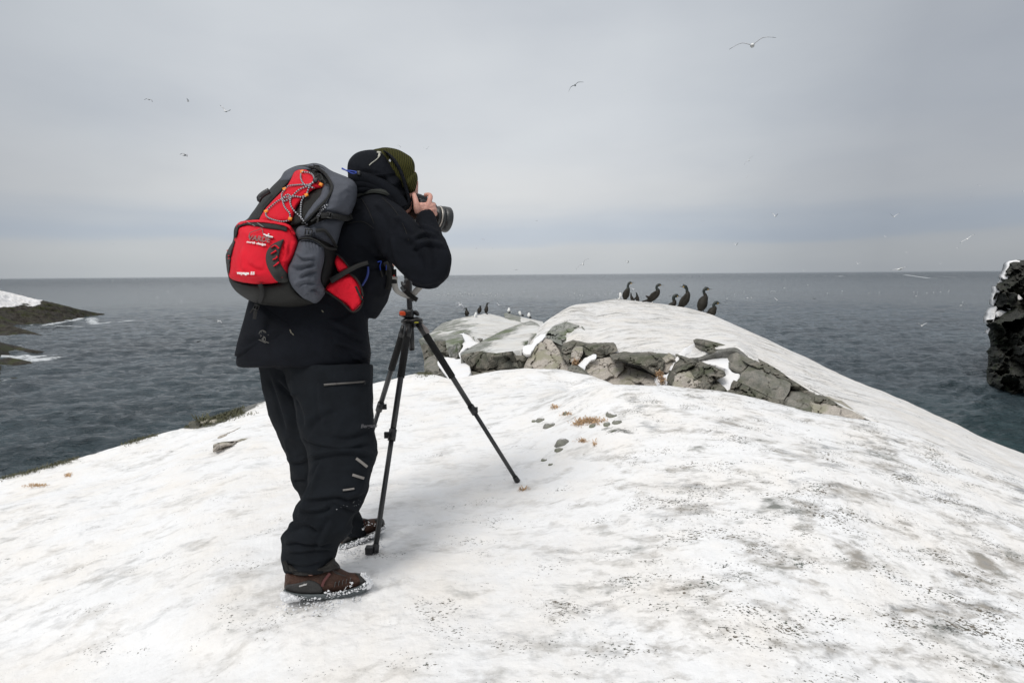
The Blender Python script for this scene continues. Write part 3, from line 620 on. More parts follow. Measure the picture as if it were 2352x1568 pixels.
for nm, pl, ct in (('front_face', C5((425, 742), (500, 722), (600, 702), (660, 712), (750, 722), (900, 702), (925, 760), (945, 830), (960, 862), (860, 880), (760, 900), (590, 885), (540, 890), (480, 820)), [(1060, 830, 10.8), (1140, 811, 10.28), (1180, 850, 10.2)]),
                   ('front_face', C5((900, 702), (930, 740), (1040, 740), (1025, 780), (990, 860), (955, 870), (940, 820), (920, 760)), [(1178, 810, 10.3), (1210, 815, 10.5), (1195, 845, 10.25)]),
                   ('lower_stone', C5((470, 940), (510, 880), (590, 900), (720, 860), (760, 890), (640, 920)), [(1070, 865, 9.9), (1140, 855, 9.9), (1110, 865, 9.6)])):
    puff(nm, pl, idepth(ct), M_DARKFACE, mb, t=.07, wd=9, backvec=(0, 1.2, -.2), step=2.4, smooth=False, jit=1, namp=.08, nscale=1.8, flat=True, prof='s', extra=facets(pl, 40, .005), facet=True, attr={'snow': lambda x, y, w_: .1+.4*fbm(w_, 3, 3, .5, (3, 3, .6)), 'dirt': .5})
# left outcrop
lo = empty('left_outcrop', P(1090, 800, 17), 'streaked grey rock outcrop on the left, three shags standing on its top', 'rock')
LT = C5((48, 597), (110, 560), (160, 535), (200, 500), (260, 452), (340, 425), (440, 400), (520, 385), (590, 375), (640, 362), (700, 365), (780, 385), (870, 418), (1000, 440), (940, 465), (880, 490), (780, 535), (700, 572), (610, 615), (560, 590), (500, 545), (440, 545), (460, 600), (400, 640), (300, 680), (290, 600), (200, 592), (120, 600))
puff('top_face', LT, idepth([(962, 779, 16), (1023, 780, 14.5), (1090, 785, 13.2), (1112, 719, 21), (1061, 730, 20), (1200, 740, 19)]), M_ROCKTOP, lo, t=.06, wd=7, backvec=(.5, 2.2, -2.6), step=2.2, smooth=False, jit=1.2, namp=.13, nscale=1.3, nst=(1.5, .5, 1),
     attr={'snow': lambda x, y, w_: .42+.5*sstep(1040, 1130, x)+.4*fbm(w_, .9, 3), 'dirt': 1.0})
for nm, pl, ct, mt in (('dark_face', C5((50, 600), (120, 592), (200, 588), (290, 596), (390, 620), (400, 655), (300, 690), (292, 745), (150, 800), (98, 800), (85, 720)), [(975, 800, 15.8), (1023, 785, 14.6), (1000, 825, 14.8)], M_DARKFACE),
                       ('grey_face', C5((292, 695), (400, 640), (445, 650), (405, 740), (425, 770), (300, 750)), [(1030, 800, 13.9), (1060, 790, 14.2), (1045, 815, 13.8)], M_SMOOTHROCK),
                       ('lower_boulder', C5((98, 800), (130, 760), (190, 738), (290, 750), (320, 850), (352, 990), (300, 960), (190, 905), (100, 900)), [(970, 830, 13.6), (1020, 810, 13.2), (1030, 870, 11.5)], M_SMOOTHROCK),
                       ('dark_ledge', C5((430, 512), (520, 495), (590, 520), (640, 580), (605, 612), (540, 560), (480, 535)), [(1065, 762, 16.2), (1100, 770, 15), (1110, 775, 14.2)], M_DARKFACE)):
    puff(nm, pl, idepth(ct), mt, lo, t=.12, wd=9, backvec=(.2, 2, -.6), step=2.4, smooth=False, jit=1.2, namp=.14, nscale=1.5, flat=True, prof='s', extra=facets(pl, 26, .010), facet=True, attr={'snow': lambda x, y, w_: .15+.4*fbm(w_, 2, 3, .5, (3, 3, .7)), 'dirt': .6})
ft = puff('far_rock', C5((820, 362), (845, 355), (900, 372), (1000, 398), (1080, 415), (1172, 437), (1180, 470), (1150, 485), (1060, 460), (950, 437), (870, 415), (828, 400)), idepth([(1157, 722, 22), (1246, 740, 20), (1200, 735, 20)]), M_ROCKTOP, None, t=.1, wd=6, backvec=(.3, 2, -2), step=2.2, smooth=False, jit=.8, namp=.08, nscale=1.5,
      attr={'snow': lambda x, y, w_: np.where(x < 1195, -.1, .8)+.2*fbm(w_, 2, 2), 'dirt': .8})
tag(ft, 'low far rock behind, three white gulls standing on it', 'rock')

# small rocks on the near snow
def pebble(px, py, rpx, asp, mat, label, name='stone', grp='stones poking through the near snow', snow=.2, h=.6, ang=0):
    p, d = ground_at(px, py+rpx*asp*.4); r = rpx/F*d
    bm = []; n1, n2 = 12, 9
    th = np.linspace(0, np.pi, n2); ph = np.linspace(0, 2*np.pi, n1, endpoint=False)
    for t in th:
        for f in ph: bm.append((math.sin(t)*math.cos(f), math.sin(t)*math.sin(f), math.cos(t)))
    V = np.array(bm); V = V*(1+.28*fbm(V+px, 1.1, 3)[:, None]); V = V*np.array((1, .8, h))*r
    c, s = math.cos(R(ang)), math.sin(R(ang)); V = V @ np.array(((c, -s, 0), (s, c, 0), (0, 0, 1))).T
    V = V+p-np.array((0, 0, r*h*.28))
    o = mk(name, V, gridfaces(n2, n1+0) if 0 else np.array([(i*n1+j, (i+1)*n1+j, (i+1)*n1+(j+1) % n1, i*n1+(j+1) % n1) for i in range(n2-1) for j in range(n1)]), mat, attrs={'snow': V[:, 2]*0+snow, 'dirt': V[:, 2]*0+.5})
    tag(o, label, 'stone', grp); return o
for a in [(1262, 974, 17, .7, 'grey rounded stone left of the dry orange tuft', .3), (1292, 1012, 24, .7, 'largest rounded grey-green stone in the near snow', .25), (1285, 1030, 13, .7, 'grey-green stone leaning on the largest stone from below', .25), (1418, 966, 15, .7, 'dark grey stone right of the dry orange tuft', .35),
          (1395, 972, 12, .7, 'small grey stone touching the right of the orange tuft', .3), (1362, 975, 10, .8, 'tiny dark stone in front of the orange tuft', .2), (1405, 950, 18, .5, 'pale flat stone behind the orange tuft', .5), (1242, 962, 14, .5, 'flat lichen-grey stone furthest left near the tufts', .35),
          (1228, 966, 9, .5, 'smallest flat stone at the far left of the tufts', .4), (1250, 1055, 10, .5, 'low flat grey stone below the largest stone', .4), (1265, 1065, 7, .5, 'tiny stone lowest of the near stones', .4), (1300, 948, 10, .5, 'small dark stone beside the smaller tuft', .2)]:
    pebble(a[0], a[1], a[2]*.9, a[3], M_PEB, a[4], snow=a[5]+.36, h=.75, ang=a[0]*7)
for i, (px, py, r_, as_, lb) in enumerate([(446, 966, 13, 1, 'dark knobbly rock at the left end of the turf ledge'), (470, 962, 13, 1, 'pinkish rock lump in the middle of the turf ledge'), (492, 964, 12, .8, 'pale pinkish rock, rightmost lump of the turf ledge'), (455, 972, 9, .8, 'low dark rock below the turf ledge lumps')]):
    pebble(px, py, r_, as_, [M_DARKFACE, M_FACE, M_FACE, M_DARKFACE][i], lb, grp='rocks at the turf ledge above the sea', snow=0)
def ledge(pl, ct, lb):
    o = puff('rock_ledge', pl, idepth(ct), M_FACE, None, t=.05, wd=8, backvec=(.1, .5, -.12), step=2.4, smooth=False, jit=1.0, namp=.03, nscale=5, flat=True, prof='s', attr={'snow': lambda x, y, w_: .75+.5*fbm(w_, 4, 3), 'dirt': .6}, extra=facets(pl, 16, .002))
    tag(o, lb, 'rock', 'bare rock ledges in the left snow')
_, d1 = ground_at(492, 1037); _, d2 = ground_at(565, 1008)
ledge(C8((1878, 695), (1880, 625), (1960, 600), (2060, 605), (2120, 575), (2190, 570), (2170, 600), (2080, 625), (1990, 655)), [(490, 1036, d1-.06), (560, 1010, d2-.03), (500, 1010, d1)], 'angular grey rock ledge, lower of the two in the left snow')
_, d1 = ground_at(505, 1003); _, d2 = ground_at(550, 980)
ledge(C8((1915, 565), (1940, 548), (2020, 520), (2125, 472), (2040, 530), (1970, 565), (1935, 588)), [(500, 1003, d1-.06), (550, 980, d2-.05), (505, 996, d1)], 'thin grey rock ledge, upper of the two in the left snow')

# dry grass tufts
M_TUFT = simple('dry_grass', (.50, .34, .20), .8, var=.35, vscale=30)
def tuft(px, py, wpx, hpx, n, label, surf=None):
    V = []; Fc = []; lr = random.Random(px)
    for i in range(n):
        a = px+lr.gauss(0, wpx*.35); b = py+lr.gauss(0, hpx*.35)
        if surf is None: p, d = ground_at(a, b)
        else: p = P(a, b, surf); d = surf
        l = lr.uniform(.02, .05)*(d/5 if d > 5 else 1); th = lr.uniform(0, 6.28); e = lr.uniform(.05, .6)
        q = np.array((math.cos(th)*math.cos(e), math.sin(th)*math.cos(e), math.sin(e)))*l; sdv = np.array((-math.sin(th), math.cos(th), 0))*.0022*max(1, d/4)
        m = p+q*.55+np.array((0, 0, l*.18)); k = len(V); p = p-np.array((0, 0, .006))
        V += [p-sdv, p+sdv, m+sdv, m-sdv, p+q]; Fc += [(k, k+1, k+2, k+3), (k+3, k+2, k+4)]
    o = mk('grass_tuft', V, Fc, M_TUFT, smooth=False); tag(o, label, 'grass', kind='stuff')
for a in [(1355, 967, 42, 10, 330, 'large dry orange grass tuft among the stones'), (1330, 973, 20, 7, 120, 'dry orange grass at the left end of the large tuft'), (1275, 935, 12, 5, 60, 'small dry orange tuft above the stones'), (1338, 1013, 12, 5, 50, 'dry orange tuft right of the largest stone'), (1365, 1020, 5, 8, 22, 'tiny brown tuft right of the largest stone'), (1300, 951, 16, 3, 45, 'thin dry grass between the small tuft and the large one'), (1202, 1124, 8, 4, 30, 'tiny reddish tuft below the right tripod foot'), (85, 1115, 34, 5, 90, 'brown grass streak on the far left snow'), (157, 1092, 8, 4, 40, 'small brown tuft by the bare patch on the far left snow')]:
    tuft(*a)
for (px, py, d_) in [(1322, 833, 8.9), (1515, 862, 7.9), (1521, 875, 7.85)]:
    tuft(px, py, 10, 12, 130, 'rusty dry grass in a crack of the rock face', surf=d_-.12)
# turf stubble along the dark rim on the left
V = []; Fc = []; lr = random.Random(5)
M_TURF = simple('turf', (.12, .12, .07), .9, var=.4, vscale=20)
for i in range(5200):
    u = lr.random(); px = 5+u*640 if lr.random() < .85 else 940+u*50
    j = int(np.argmin(abs(cols-px))); seg_ = GR[-60:, j]
    k0 = np.argmin([((q-CAMP) @ RMn)[1]/((q-CAMP) @ RMn)[2] for q in seg_]); p = np.array(seg_[max(0, k0-int(abs(lr.gauss(0, 2.2)))-1)])
    if fbm(np.array([[px*.012, 3.3, 1.1]]), 1, 3)[0] < -.12+.25*lr.random()-(.6 if 560 > px > 430 else 0): continue
    p = p+np.array((lr.gauss(0, .02), lr.gauss(0, .02), -.005)); l = lr.uniform(.015, .045); th = lr.uniform(0, 6.28)
    q = np.array((math.cos(th)*.5, math.sin(th)*.5, .8))*l; s_ = np.array((-math.sin(th), math.cos(th), 0))*.004; k = len(V)
    V += [p-s_, p+s_, p+q]; Fc += [(k, k+1, k+2)]
for i in range(1000):
    t = lr.random(); p, d_ = ground_at(455+t*150+lr.gauss(0, 8), 976-t*42+lr.gauss(0, 5)); l = lr.uniform(.02, .06); th = lr.uniform(0, 6.28)
    if fbm(p[None]*1.0, 2.2, 2)[0] < -.05: continue
    q = np.array((math.cos(th)*.6, math.sin(th)*.6, .7))*l; s_ = np.array((-math.sin(th), math.cos(th), 0))*.005; k = len(V); V += [p-s_, p+s_, p+q]; Fc += [(k, k+1, k+2)]
tag(mk('rim_grass', V, Fc, M_TURF, smooth=False), 'short dark grass along the far edge of the near snow', 'grass', kind='stuff')

# ================================================================== SEA
m, nt, b = newmat('sea_water'); M_SEA = m
tc = N(nt, 'ShaderNodeTexCoord'); o = tc.outputs['Object']
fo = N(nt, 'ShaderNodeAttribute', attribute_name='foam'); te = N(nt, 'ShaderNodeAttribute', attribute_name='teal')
base = mix(nt, te.outputs['Fac'], (.040, .056, .067), (.009, .038, .041))  # teal: shallow water tint, with the cliff's dark reflection put into the colour
wcap = noise(nt, mapping(nt, o, scale=(.13, .022, 1)), 1, 6, .7, .3)
wfar = N(nt, 'ShaderNodeAttribute', attribute_name='cap')
wc = mathn(nt, 'MULTIPLY', mathn(nt, 'MULTIPLY', mathn(nt, 'SUBTRACT', wcap, .725), 14, clamp=True), wfar.outputs['Fac'])
fn_ = noise(nt, mapping(nt, o, scale=(1, 2.2, 1)), .8, 8, .78, .4)
fm = mathn(nt, 'MULTIPLY', mathn(nt, 'ADD', mathn(nt, 'SUBTRACT', fn_, .93), mathn(nt, 'MULTIPLY', fo.outputs['Fac'], .54)), 7, clamp=True)
fmm = mathn(nt, 'MAXIMUM', fm, wc)
gr_ = mathn(nt, 'ADD', mathn(nt, 'MULTIPLY', noise(nt, mapping(nt, o, scale=(.22, .035, 1)), 1, 6, .75), .6), mathn(nt, 'MULTIPLY', noise(nt, mapping(nt, o, scale=(.010, .03, 1), loc=(3, 3, 3)), 1, 5, .6), .4))
base = mix(nt, 1.0, base, ramp(nt, gr_, [(.35, (.55, .58, .6)), (.5, (1, 1, 1)), (.66, (1.75, 1.7, 1.65))]), 'MULTIPLY')
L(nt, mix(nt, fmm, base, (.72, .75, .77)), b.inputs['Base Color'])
L(nt, mathn(nt, 'ADD', mathn(nt, 'MULTIPLY', fmm, .5), mathn(nt, 'ADD', .07, mathn(nt, 'MULTIPLY', wfar.outputs['Fac'], .12))), b.inputs['Roughness'])
b.inputs['IOR'].default_value = 1.333
wind = noise(nt, mapping(nt, o, scale=(.012, .05, 1)), 1, 5, .55)
b1 = noise(nt, mapping(nt, o, scale=(1.1, 2.0, 1), rot=(0, 0, R(-12))), 1.3, 7, .62, .4)
b2 = noise(nt, mapping(nt, o, scale=(.10, .26, 1), rot=(0, 0, R(8))), 1, 6, .6, .3)
bn = N(nt, 'ShaderNodeBump'); bn.inputs['Strength'].default_value = 1; bn.inputs['Distance'].default_value = .42
L(nt, mathn(nt, 'MULTIPLY', b1, mathn(nt, 'ADD', mathn(nt, 'MULTIPLY', wind, .9), .45)), bn.inputs['Height'])
bn2 = N(nt, 'ShaderNodeBump'); bn2.inputs['Strength'].default_value = 1; bn2.inputs['Distance'].default_value = 1.0
b3 = noise(nt, mapping(nt, o, scale=(.11, .028, 1), rot=(0, 0, R(6))), 1, 6, .7, .2); b4 = noise(nt, mapping(nt, o, scale=(.35, .10, 1)), 1, 5, .7, .2)
L(nt, mathn(nt, 'ADD', b2, mathn(nt, 'MULTIPLY', wfar.outputs['Fac'], mathn(nt, 'ADD', mathn(nt, 'MULTIPLY', b3, 9.0), mathn(nt, 'MULTIPLY', b4, 4.0)))), bn2.inputs['Height']); L(nt, bn.outputs[0], bn2.inputs['Normal']); L(nt, bn2.outputs[0], b.inputs['Normal'])
az = np.r_[np.linspace(-1.5, -.82, 40)[:-1], np.linspace(-.82, .82, 800), np.linspace(.82, 1.5, 40)[1:]]
rad = np.r_[4, 14*(260/14)**np.linspace(0, 1, 560), 260*(60000/260)**np.linspace(0, 1, 190)[1:]]
A, Rr = np.meshgrid(az, rad); X = np.sin(A)*Rr; Y = np.cos(A)*Rr; Z = 0*X
g = random.Random(3)
for k in range(64):
    lam = .42*1.10**(k*.52+g.random()); th = R(-80+g.gauss(0, 26)); kk = 2*math.pi/lam; ph = g.random()*6.28
    a_ = .0125*lam**.75*(1 if lam < 3 else .42)
    fade = np.clip(1.7-(Rr*.0053*3.2)/lam, 0, 1)*sstep(255, 90, Rr)
    arg = kk*(X*math.cos(th)+Y*math.sin(th))+ph+1.2*np.sin(.21*X/lam+ph*3)+.9*np.sin(.17*Y/lam)
    Z += a_*fade*(np.sin(arg)+.22*np.sin(2*arg+.7))
V = np.stack([X, Y, Z], -1).reshape(-1, 3)
def seapt(px, py): r = rays(px, py); return CAMP+r*(-CZ/r[2])
foam = np.zeros(len(V)); 
for (pl, wdt, am) in [(CL((480, 725), (560, 705), (700, 680), (800, 665), (900, 640), (1000, 640), (1030, 690), (1060, 705), (1200, 685), (1450, 665)), 2.2, 1.0), (CL((780, 622), (860, 640), (1000, 640)), 1.6, .9), (CL((600, 730), (760, 725), (900, 730)), 1.3, .95),
                      (CL((200, 725), (340, 715)), 1.2, .8), (CL((1140, 605), (1320, 595)), 1.2, .7), (CL((470, 815), (560, 800)), 1, .7), (CL((55, 1060), (150, 1080), (280, 1090), (420, 1090), (560, 1080)), 1.9, 1.1), (CL((120, 1050), (250, 1060), (400, 1070), (520, 1055)), 1.5, 1.05),
                      (CL((200, 940), (300, 955)), .9, .8), (CL((0, 1345), (90, 1335)), .5, .9), (CL((550, 1035), (900, 1010)), .8, .55)]:
    wp = np.array([seapt(*q) for q in pl])
    for (a, b_) in zip(wp[:-1], wp[1:]):
        d_ = b_-a; l = d_[:2] @ d_[:2]; t = np.clip(((V[:, :2]-a[:2]) @ d_[:2])/l, 0, 1); q = np.hypot(*(V[:, :2]-a[:2]-t[:, None]*d_[:2]).T)
        foam = np.maximum(foam, am*np.exp(-(q/wdt)**2))
# breaking crests near the horizon
for pl, am in [(((2078, 631), (2100, 634), (2135, 639)), 1.1), (((2155, 635), (2200, 637)), .95), (((2215, 636), (2270, 636)), 1.0), (((1925, 635), (1935, 634)), 1.2), (((1672, 630), (1690, 630)), 1.1), (((1580, 629), (1595, 629)), 1.1), (((1700, 632), (1712, 632)), 1), (((2060, 628), (2085, 629)), .9), (((1898, 634), (1906, 634)), 1.0), (((2230, 641), (2245, 641)), 1)]:
    wp = np.array([seapt(*q) for q in pl])
    for (a, b_) in zip(wp[:-1], wp[1:]):
        d_ = b_-a; l = d_[:2] @ d_[:2]; t = np.clip(((V[:, :2]-a[:2]) @ d_[:2])/l, 0, 1); q = (V[:, :2]-a[:2]-t[:, None]*d_[:2])
        rr_ = np.hypot(a[0], a[1]); foam = np.maximum(foam, am*np.exp(-(q[:, 0]/(rr_*.004))**2-(q[:, 1]/(rr_*rr_*.00011))**2))
rad_ = np.hypot(V[:, 0], V[:, 1])
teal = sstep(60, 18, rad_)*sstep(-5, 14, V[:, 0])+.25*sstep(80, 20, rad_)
cap = sstep(90, 1300, rad_)**.6*sstep(9000, 2500, rad_)
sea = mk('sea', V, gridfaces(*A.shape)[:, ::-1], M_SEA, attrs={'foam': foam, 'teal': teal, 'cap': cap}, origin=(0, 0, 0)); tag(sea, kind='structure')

# ------------------------------------------------------------------ left headland and reefs, right stack
def coast(name, ridge_, foot, back, label, mat, n=(150, 46), amp=.8, snowf=None, kind='rock', scale=.25, nbk=10):
    """ridge_ and foot are picture polylines with depth; the far side drops to the sea behind"""
    a = np.array(ridge_, float); f = np.array(foot, float); u = np.linspace(0, 1, n[0]); X = a[0, 0]+(a[-1, 0]-a[0, 0])*(1-(1-u)**1.35)
    ra_ = np.interp(X, a[:, 0], a[:, 1]); off_ = np.interp(X, a[:, 0], a[:, 2]); rf_ = np.interp(X, f[:, 0], f[:, 1]); df_ = np.interp(X, f[:, 0], f[:, 2])
    Wr_ = P(X, ra_, df_+off_); Wf = P(X, rf_, df_); Wf[:, 2] = -.6
    t = np.linspace(0, 1, n[1])[:, None, None]; S = Wf[None]*(1-t)+Wr_[None]*t
    S[..., 2] = Wf[None, :, 2]*(1-t[..., 0])+Wr_[None, :, 2]*np.maximum(t[..., 0], 0)**.9*1.0+0
    S[..., 2] = -.6+(Wr_[None, :, 2]+.6)*t[..., 0]**.8
    tb = np.linspace(0, 1, nbk)[1:, None, None]; bk = Wr_[None]+np.array(back)[None, None]*tb; bk[..., 2] = Wr_[None, :, 2]*(1-tb[..., 0])-1.5*tb[..., 0]
    S = np.vstack([S, bk]); nr_, nc_ = S.shape[:2]; V = S.reshape(-1, 3)
    h = amp*(fbm(V, scale, 5, .6, (1, 1, 2.2), True)*.9+fbm(V, scale*3, 4, .6, (1, 1, 3))*.7-.35)
    tt = np.repeat(np.r_[np.linspace(0, 1, n[1]), 1+np.linspace(0, 1, nbk)[1:]], nc_); k = np.where(tt < 1, sstep(1.0, .8, tt)*.7+.3, .3)*np.clip(V[:, 2]*.6+.5, .15, 1)
    V = V+np.c_[np.zeros(len(V)), -h*k*.6, h*k*.55]
    sn = snowf(V, tt, np.tile(u, nr_)) if snowf else np.full(len(V), -.3)
    o_ = mk(name, V, gridfaces(nr_, nc_), mat, smooth=False, attrs={'snow': sn, 'dirt': np.full(len(V), .1)})
    tag(o_, label, 'rock', None); return o_
rid = [(-700, 560), (-200, 625)]+[tuple(q) for q in CL((0, 335), (130, 365), (260, 400), (380, 430), (500, 450), (620, 480), (760, 515), (880, 550), (1000, 570), (1100, 585), (1135, 603))]
ds = [40, 34, 30, 28, 26, 24, 20, 16, 12, 8, 5, 3, 1]
foot = [(-700, 790, 80), (-200, 770, 84)]+[(*q, DZ(q[0], q[1], -9)) for q in CL((0, 745), (200, 724), (420, 716), (600, 695), (760, 668), (900, 640), (1040, 615), (1140, 606))]
def sn_head(V, t, u):
    rel = (V-CAMP) @ RMn; qx = rel[:, 0]/-rel[:, 2]*F+1176; qy = 784-rel[:, 1]/-rel[:, 2]*F
    line = np.interp(qx, [0, 35, 54, 79, 95, 104], [703, 706, 698, 703, 701, 693]); return .5+.5*fbm(V, .35, 4)*(np.abs(line-qy) < 14)+(line-qy)*.055-sstep(82, 118, qx)*1.3
coast('headland', [(a, b_, d_) for (a, b_), d_ in zip(rid, ds)], foot, (2, 10, 0), 'dark rocky headland with a white snow cap at the far left edge', M_COAST, (420, 70), 1.9, sn_head)
coast('reef', [(-600, 730, 20), (-100, 760, 18)]+[(*q, d_) for q, d_ in zip(CL((0, 705), (100, 715), (200, 740), (330, 790), (420, 815), (490, 828)), (14, 12, 9, 6, 3, .6))], [(-600, 900, 50), (-100, 800, 66)]+[(*q, DZ(q[0], q[1], -9)) for q in CL((0, 870), (150, 862), (300, 852), (420, 838), (490, 830))], (1, 5, 0), 'low dark reef just below the snowy headland at the left edge', M_COAST, (200, 40), 1.1)
coast('reef', [(-600, 745, 12), (-100, 775, 10)]+[(*q, d_) for q, d_ in zip(CL((0, 905), (80, 925), (200, 960), (330, 985), (450, 1005), (545, 1030)), (9, 7.5, 5, 3, 1.5, .4))], [(-600, 960, 40), (-100, 860, 50)]+[(*q, DZ(q[0], q[1], -9)) for q in CL((0, 1110), (40, 1085), (120, 1045), (300, 1040), (440, 1042), (548, 1033))], (1, 6, 0), 'dark weedy reef with surf in front, middle of the left edge', M_COAST, (200, 40), .9)
coast('reef', [(-600, 800, 9), (-100, 815, 8)]+[(*q, d_) for q, d_ in zip(CL((0, 1095), (90, 1072), (180, 1085), (260, 1115), (330, 1140), (360, 1148)), (6, 6, 4, 2, 1, .3))], [(-600, 1000, 34), (-100, 880, 42)]+[(*q, DZ(q[0], q[1], -9)) for q in CL((0, 1220), (100, 1200), (220, 1185), (320, 1160), (362, 1150))], (1, 5, 0), 'nearest low reef below the surf at the left edge', M_COAST, (170, 34), .8)
coast('reef', [(-300, 880, 2)]+[(*q, .8) for q in CL((0, 1325), (60, 1325), (120, 1295), (180, 1292), (200, 1300))], [(-300, 950, 34)]+[(*q, DZ(q[0], q[1], -9)) for q in CL((0, 1360), (60, 1355), (120, 1320), (180, 1303), (202, 1302))], (1, 2, 0), 'single tiny dark rock awash at the left edge', M_COAST, (60, 12), .15)
# stack at the right edge: stepped cliff silhouette
dS = 46.
wl = [(2265, 871), (2285, 882), (2352, 888), (2600, 900), (3200, 905)]
left = CR((790, 62), (770, 120), (750, 175), (700, 240), (705, 280), (678, 350), (680, 385), (655, 430), (635, 500), (632, 530), (662, 552), (645, 600), (660, 640), (662, 690), (632, 720), (650, 745))
poly = [tuple(q) for q in left]+[(2266, 860), (2264, 885), (2300, 905), (2352, 918)]+[(3300, 990), (3400, 600)]+[(2700, 560), (2420, 590)]+[tuple(q) for q in CR((911, 45), (850, 52), (820, 55))]
st = puff('sea_stack', poly, idepth([(2260, 860, 47), (2350, 880, 43.5), (2320, 610, 49), (2900, 700, 42)]), M_STACK, None, t=1.3, wd=30, backvec=(24, 22, -1), step=3.2, smooth=False, jit=2.2, namp=1.0, nscale=.3, nst=(.8, .8, 1.8), flat=True, facet=True, ridge=True, extra=(lambda fa, fb: (lambda x, y: np.where(x < 2420, fa(x, y)+fb(x, y), 0)))(facets([(2260, 600), (2420, 600), (2420, 900), (2260, 900)], 34, .05), facets([(2260, 600), (2420, 600), (2420, 900), (2260, 900)], 15, .018, 5)),
          attr={'snow': lambda x, y, w_: -.25+1.0*np.exp(-((x-(2300-(y-600)*.33))/13)**2)*(y < 790)+.62*np.sin((y-(x-2290)*.35+8*fbm(w_, .1, 2))*.115)**8*(y < 830)+.35*fbm(w_, .35, 3, .5, (.5, .5, 2.5)), 'dirt': .4})
sb = idepth([(2260, 860, 47), (2350, 880, 43.5), (2320, 610, 49), (2900, 700, 42)])
for pl in (CR((800, 62), (880, 54), (868, 90), (845, 130), (805, 190), (752, 182), (775, 120)), CR((700, 250), (725, 262), (715, 320), (690, 385), (678, 370), (690, 310)), CR((655, 430), (690, 395), (712, 400), (700, 450), (690, 500), (655, 520), (634, 510), (640, 460)), CR((645, 590), (670, 560), (680, 572), (665, 600)), CR((880, 140), (911, 110), (911, 170), (890, 175)), CR((800, 315), (860, 300), (905, 330), (880, 345), (830, 330)), CR((800, 410), (850, 415), (911, 450), (900, 460), (840, 435)), CR((700, 440), (740, 420), (790, 435), (760, 460), (715, 470)), CR((810, 665), (870, 660), (911, 668), (900, 678), (830, 676))):
    puff('snow_ledge', pl, lambda x, y: sb(x, y)-.75*np.clip((x-2262)/30, .35, 1)-.32, M_SNOW, st, t=.12, backvec=(.9, 1.4, 0), step=2, jit=2.6, namp=.4, nscale=.9, wd=4, attr={'snow': 2., 'dirt': .3})
tag(st, 'tall dark sea cliff with snow on its ledges at the right edge', 'rock')
# black rock beyond the snow lip at the right

# ================================================================== PERSON
NAVY = simple('navy_softshell', (.0085, .0098, .0135), .9, .5, 900, var=.25, vscale=14, spec=.12)
TROU = simple('charcoal_softshell', (.0100, .0122, .0155), .9, .5, 1000, var=.25, vscale=12, spec=.14)
BLACKW = simple('black_webbing', (.012, .012, .011), .7, .6, 1200, var=.25)
BLK = simple('black_nylon', (.022, .021, .019), .62, .5, 700, var=.25, vscale=20, spec=.22)
GREYN = simple('grey_nylon', (.085, .092, .112), .68, .5, 700, var=.15, vscale=14, spec=.3)
RED = simple('red_nylon', (.74, .006, .024), .62, .5, 700, var=.10, vscale=10, spec=.25)
ORANGE = simple('orange_tab', (.85, .27, .02), .5, var=.1)
SKIN = simple('skin', (.62, .33, .26), .5, .25, 260, var=.14, vscale=45, spec=.4)
SKIN.node_tree.nodes['Principled BSDF'].inputs['Subsurface Weight'].default_value = .12
SKIN.node_tree.nodes['Principled BSDF'].inputs['Subsurface Radius'].default_value = (.01, .004, .002)
SNOWC = MATS.setdefault('snow_clump', simple('snow_clump_m', (.86, .87, .89), .8, .8, 120, var=.03))
PLAST = simple('black_plastic', (.014, .014, .015), .38, .15, 600, var=.2)
GREYP = simple('grey_reflective', (.21, .195, .18), .5, var=.12, vscale=60)
BLUE = simple('blue_trim', (.01, .05, .38), .5, var=.1)

def hsec(secs, seg=36, sub=6, sq=0.0):
    """stack of level elliptical sections (xc, y, half px, depth, half depth m), smoothly joined"""
    a = np.array(secs, float); ts = np.linspace(0, len(a)-1, (len(a)-1)*sub+1); a = crom(a, ts); n = len(a)
    th = np.linspace(0, 2*np.pi, seg, endpoint=False); V = []
    for x, y, h, d, hd_ in a:
        c, s = np.cos(th), np.sin(th); e = 1-sq*.5
        c2 = np.sign(c)*np.abs(c)**e; s2 = np.sign(s)*np.abs(s)**e
        V.append(P(x+h*c2, y+0*th, d+hd_*s2))
    V = np.vstack(V); Fc = [(i*seg+j, i*seg+(j+1) % seg, (i+1)*seg+(j+1) % seg, (i+1)*seg+j) for i in range(n-1) for j in range(seg)]
    V = np.vstack([V, V[:seg].mean(0), V[(n-1)*seg:n*seg].mean(0)]); k = len(V)
    for j in range(seg): Fc.append((k-2, (j+1) % seg, j)); Fc.append((k-1, (n-1)*seg+j, (n-1)*seg+(j+1) % seg))
    return V, Fc
def shrink(name, pieces, mat, parent, voxel=.008, smooth=4):
    v, f = join(*pieces); o = mk(name, v, f, mat, parent)
    return modded(o, [('REMESH', dict(mode='VOXEL', voxel_size=voxel)), ('SMOOTH', dict(factor=.6, iterations=smooth))])
def folds(V, Nn, dirv, sc, amp, sharp=1.6, seed=0):
    """cloth folds: ridged noise drawn out along dirv"""
    d = np.array(dirv, float); d /= np.linalg.norm(d); al = (V @ d)[:, None]*d
    q = (V-al)*sc+al*sc*.28+seed
    q = q+.35*np.stack([gnoise(q*.7+9), gnoise(q*.7+21), gnoise(q*.7+37)], -1)
    n = gnoise(q); n2 = gnoise(q*2.3+5)
    r = 1-np.abs(n)*2.2; r = np.clip(r, -1, 1); return amp*(np.sign(r)*np.abs(r)**sharp*.7+.35*n2)

feet, dn = ground_at(745, 1368)
person = empty('person', P(760, 1360, 2.45), 'person in black winter clothes stooping to a camera, big red rucksack on the back', 'person')
